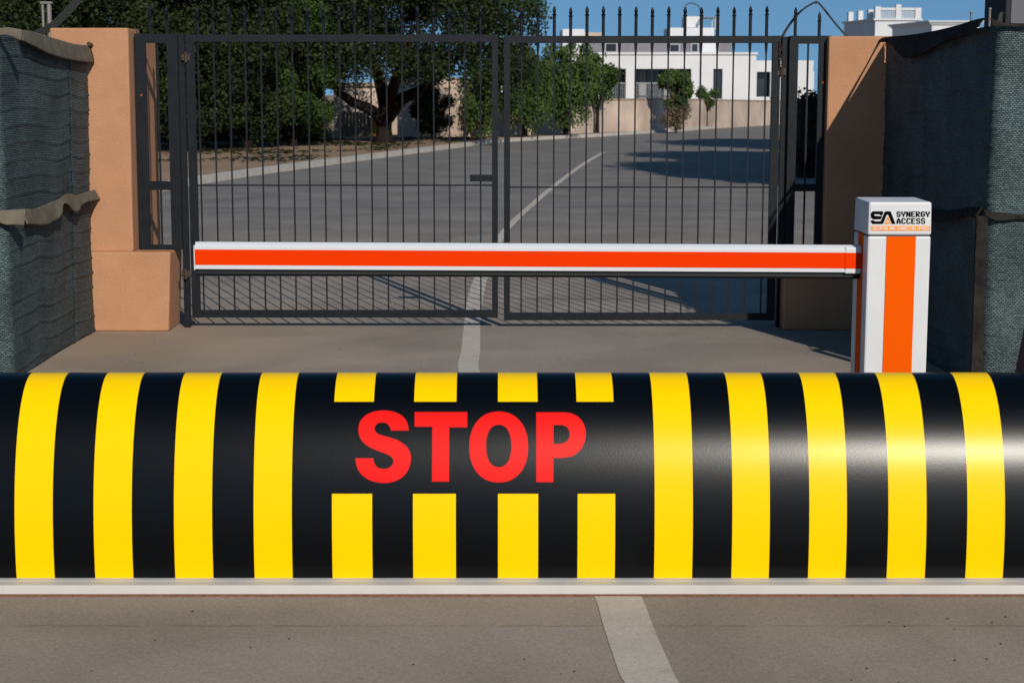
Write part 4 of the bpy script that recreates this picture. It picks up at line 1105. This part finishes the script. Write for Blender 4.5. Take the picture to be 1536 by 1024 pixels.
for (x0, x1) in ((962, 972), (1000, 1009)):
    q0_, q1_ = py(x0, 106, YH), py(x1, 148, YH)
    MB().box((q0_.x, YH + 1.45, q1_.z), (q1_.x, YH + 1.5, q0_.z)).build('curtain', M['curtain'], v)
# lower right wing
wng = MB()
for q_ in (W(1134.4, 91, 1220, 108, Y=YH + .5), W(1156, 108, 1220, 160, Y=YH + .5, zb=0), W(1134.4, 145.5, 1156, 160, Y=YH + .5, zb=0)): wng.add(q_.v, q_.f)
q0_, q1_ = py(1134.4, 91.5, YH + 1), py(1220, 91.5, YH + 1)
wng.box((q0_.x, YH + 2.4, 0), (q1_.x, YH + 8, q0_.z))
wng.box((q0_.x, YH + .86, q0_.z - .2), (q1_.x, YH + 2.39, q0_.z))
wng.build('side_wing', M['white_wall'], v)
q0_, q1_ = py(1134.4, 108, YH + 1), py(1156, 145.5, YH + 1)
w_ = MB().box((q0_.x, YH + 1.2, q1_.z), (q1_.x, YH + 1.26, q0_.z)).build('window', M['dark_room'], v)
MB().box((q0_.x + .1, YH + 1.18, q1_.z + .08), (q1_.x - .1, YH + 1.196, q0_.z - .08)).build('pane', M['roof_glass'], w_)
# grey upper storey, set back
YU = YH + 4.5
m = pbox(878, 63, 1097, 81, YU, 4.4, zb=a_.z + .145); m.build('upper_storey', M['grey_wall'], v)
for (x0, x1, y0, y1) in ((907, 926, 64.5, 79), (1003, 1020, 66, 79), (1036, 1048, 65, 79)):
    q0_, q1_ = py(x0, y0, YU), py(x1, y1, YU)
    w_ = MB().box((q0_.x, YU - .05, q1_.z), (q1_.x, YU - .003, q0_.z)).build('window', M['rail_metal'], v)
    MB().box((q0_.x + .08, YU - .07, q1_.z + .06), (q1_.x - .08, YU - .052, q0_.z - .06)).build('pane', M['roof_glass'], w_)
pbox(1052, 64.5, 1078, 79, YU - .2, .18).build('white_panel', M['white_wall'], v)
q0_ = py(1000, 64, YU + .5)
zr_ = q0_.z
pbox(1003, 42, 1071, 62.5, YU + .5, 3, zb=zr_ - .3).build('roof_block', M['white_wall'], v)
pbox(1028, 25, 1051, 41.5, YU + 1.5, 2, ).build('chimney_block', M['white_wall'], v)
m = MB(); q0_, q1_ = py(1053, 27, YU + .8), py(1073, 42, YU + .8)
for X in (q0_.x, q1_.x):
    for Y in (YU + .8, YU + 2.4): m.box((X - .04, Y, q1_.z - .1), (X + .04, Y + .08, q0_.z))
for k in range(7): X = q0_.x + (q1_.x - q0_.x) * k / 6; m.box((X - .03, YU + .7, q0_.z), (X + .03, YU + 2.6, q0_.z + .06))
m.build('pergola', M['rail_metal'], v)
# neighbour houses
Y2 = 118.0
t = empty('distant_house', (py(770, 100, Y2).x, Y2, 0), 'small white house glimpsed left of the drooping trees', 'building', 'white houses in the distance')
pbox(748, 70, 795, 165, Y2, 6, zb=0).build('wall', M['white_wall'], t)
pbox(745, 66, 798, 69.5, Y2 - .2, 6.5).build('roof', M['grey_wall'], t)
w_ = pbox(764, 86, 776, 100, Y2 - .05, .045).build('window', M['dark_room'], t)
t = empty('distant_house', (py(860, 60, Y2 + 8).x, Y2 + 8, 0), 'white house top just showing over the gate behind drooping trees', 'building', 'white houses in the distance')
pbox(844, 44, 876, 165, Y2 + 8, 6, zb=0).build('wall', M['white_wall'], t)
pbox(876.2, 49, 905, 165, Y2 + 8.5, 5, zb=0).build('lower_wall', M['beige_wall'], t)
w_ = pbox(852, 60, 864, 74, Y2 + 7.95, .045).build('window', M['dark_room'], t)
# tower with balustrade
Yt = 112.0
t = empty('white_tower', (py(1345, 60, Yt).x, Yt, 0), 'tall white building with a balustraded roof above the right pillar', 'building', 'white houses in the distance')
a_, b_ = py(1313, 31, Yt), py(1379, 31, Yt)
lft = py(1290, 31, Yt + 5)
# block is turned: its left face is seen, in shade
zt_ = a_.z
dl_ = Vector((-.95, 5.2, 0))
def turned(m, A, B, z0, z1, dd=dl_):
    C_ = B + dd; D_ = A + dd
    m.hexa([(A.x, A.y, z0), (B.x, B.y, z0), (C_.x, C_.y, z0), (D_.x, D_.y, z0)], [(A.x, A.y, z1), (B.x, B.y, z1), (C_.x, C_.y, z1), (D_.x, D_.y, z1)])
    return m
turned(MB(), Vector((a_.x, Yt, 0)), Vector((b_.x, Yt, 0)), 0, zt_).build('wall', M['white_wall'], t)
cn = MB(); turned(cn, Vector((a_.x - .12, Yt - .12, 0)), Vector((b_.x + .18, Yt - .12, 0)), zt_ + .002, zt_ + .12, Vector((-1.0, 5.4, 0))); cn.build('cornice', M['white_wall'], t)
zpz = py(1340, 9.5, Yt).z
bal = MB()
for x0, x1, yt in ((1313, 1321, 10), (1344, 1352, 7), (1373, 1382, 12)):
    p0, p1 = py(x0, yt, Yt), py(x1, yt, Yt); bal.box((p0.x, Yt - .05, zt_ + .12), (p1.x, Yt + .3, p0.z))
bal.build('parapet_piers', M['white_wall'], t)
m = MB()
for x0, x1 in ((1321.4, 1343.6), (1352.4, 1372.6)):
    p0, p1 = py(x0, 12, Yt), py(x1, 12, Yt)
    m.box((p0.x, Yt, p0.z - .15), (p1.x, Yt + .2, p0.z)); 
    nb = 8
    for k in range(nb):
        X = p0.x + (p1.x - p0.x) * (k + .5) / nb; m.tube([(X, Yt + .1, zt_ + .12), (X, Yt + .1, p0.z - .14)], [.035, .035], 6)
m.build('balustrade', M['white_wall'], t)
m = MB()
for k in range(3):
    f0 = .16 + k * .32; c0 = Vector((a_.x, Yt, 0)) + dl_ * f0
    m.box((c0.x - .12, c0.y, zt_ + .12), (c0.x + .2, c0.y + .5, zt_ + .72))
m.build('side_piers', M['white_wall'], t)
t = empty('cornice_house', (py(1415, 50, 90).x, 90, 0), 'low white building with a moulded cornice above the right net screen', 'building', 'white houses in the distance')
a_, b_ = py(1398, 38, 90), py(1470, 38, 90)
turned(MB(), Vector((a_.x, 90, 0)), Vector((b_.x, 90, 0)), 0, a_.z, Vector((-.9, 5, 0))).build('wall', M['white_wall'], t)
for k, (o_, zz) in enumerate(((.06, .0), (.14, .07), (.22, .15))):
    turned(MB(), Vector((a_.x - o_, 90 - o_, 0)), Vector((b_.x + o_, 90 - o_, 0)), a_.z + zz + .002, a_.z + zz + .07, Vector((-.9, 5 + 2 * o_, 0))).build('cornice', M['white_wall'], t)
# street lamp
Yl = 88.0
t = empty('street_lamp', (py(1052, 100, Yl).x, Yl, 0), 'thin curved street lamp behind the white villa roofline', 'street lamp')
pp = [py(x, y, Yl) for x, y in catmull([(1051.5, 60), (1051.5, 22), (1049, 12), (1043, 6.5), (1036, 5), (1030, 7), (1028, 10)], 4)]
MB().tube([(pp[0].x, Yl, 0)] + pp, [.045] * 8 + [.028] * (len(pp) - 7), 8).build('pole', M['wire'], t)
e = pp[-1]
MB().box((e.x - .12, Yl - .08, e.z - .05), (e.x + .06, Yl + .08, e.z + .02)).build('lamp_head', M['grey_wall'], t, bevel=.02)
# overhead cables whose shadows cross the road
for (Y0_, Z0_, lb) in ((11.0, 7.8, 'higher overhead cable crossing the lane above the gate'), (9.0, 3.88, 'lower overhead cable crossing the lane above the entrance')):
    m = MB(); pts = [(x, Y0_ + .02 * x, Z0_ - .15 + .0015 * x * x) for x in range(-14, 15, 2)]
    m.tube(pts, .013, 6)
    tag(m.build('overhead_cable', M['wire']), lb, 'cable', 'overhead cables')
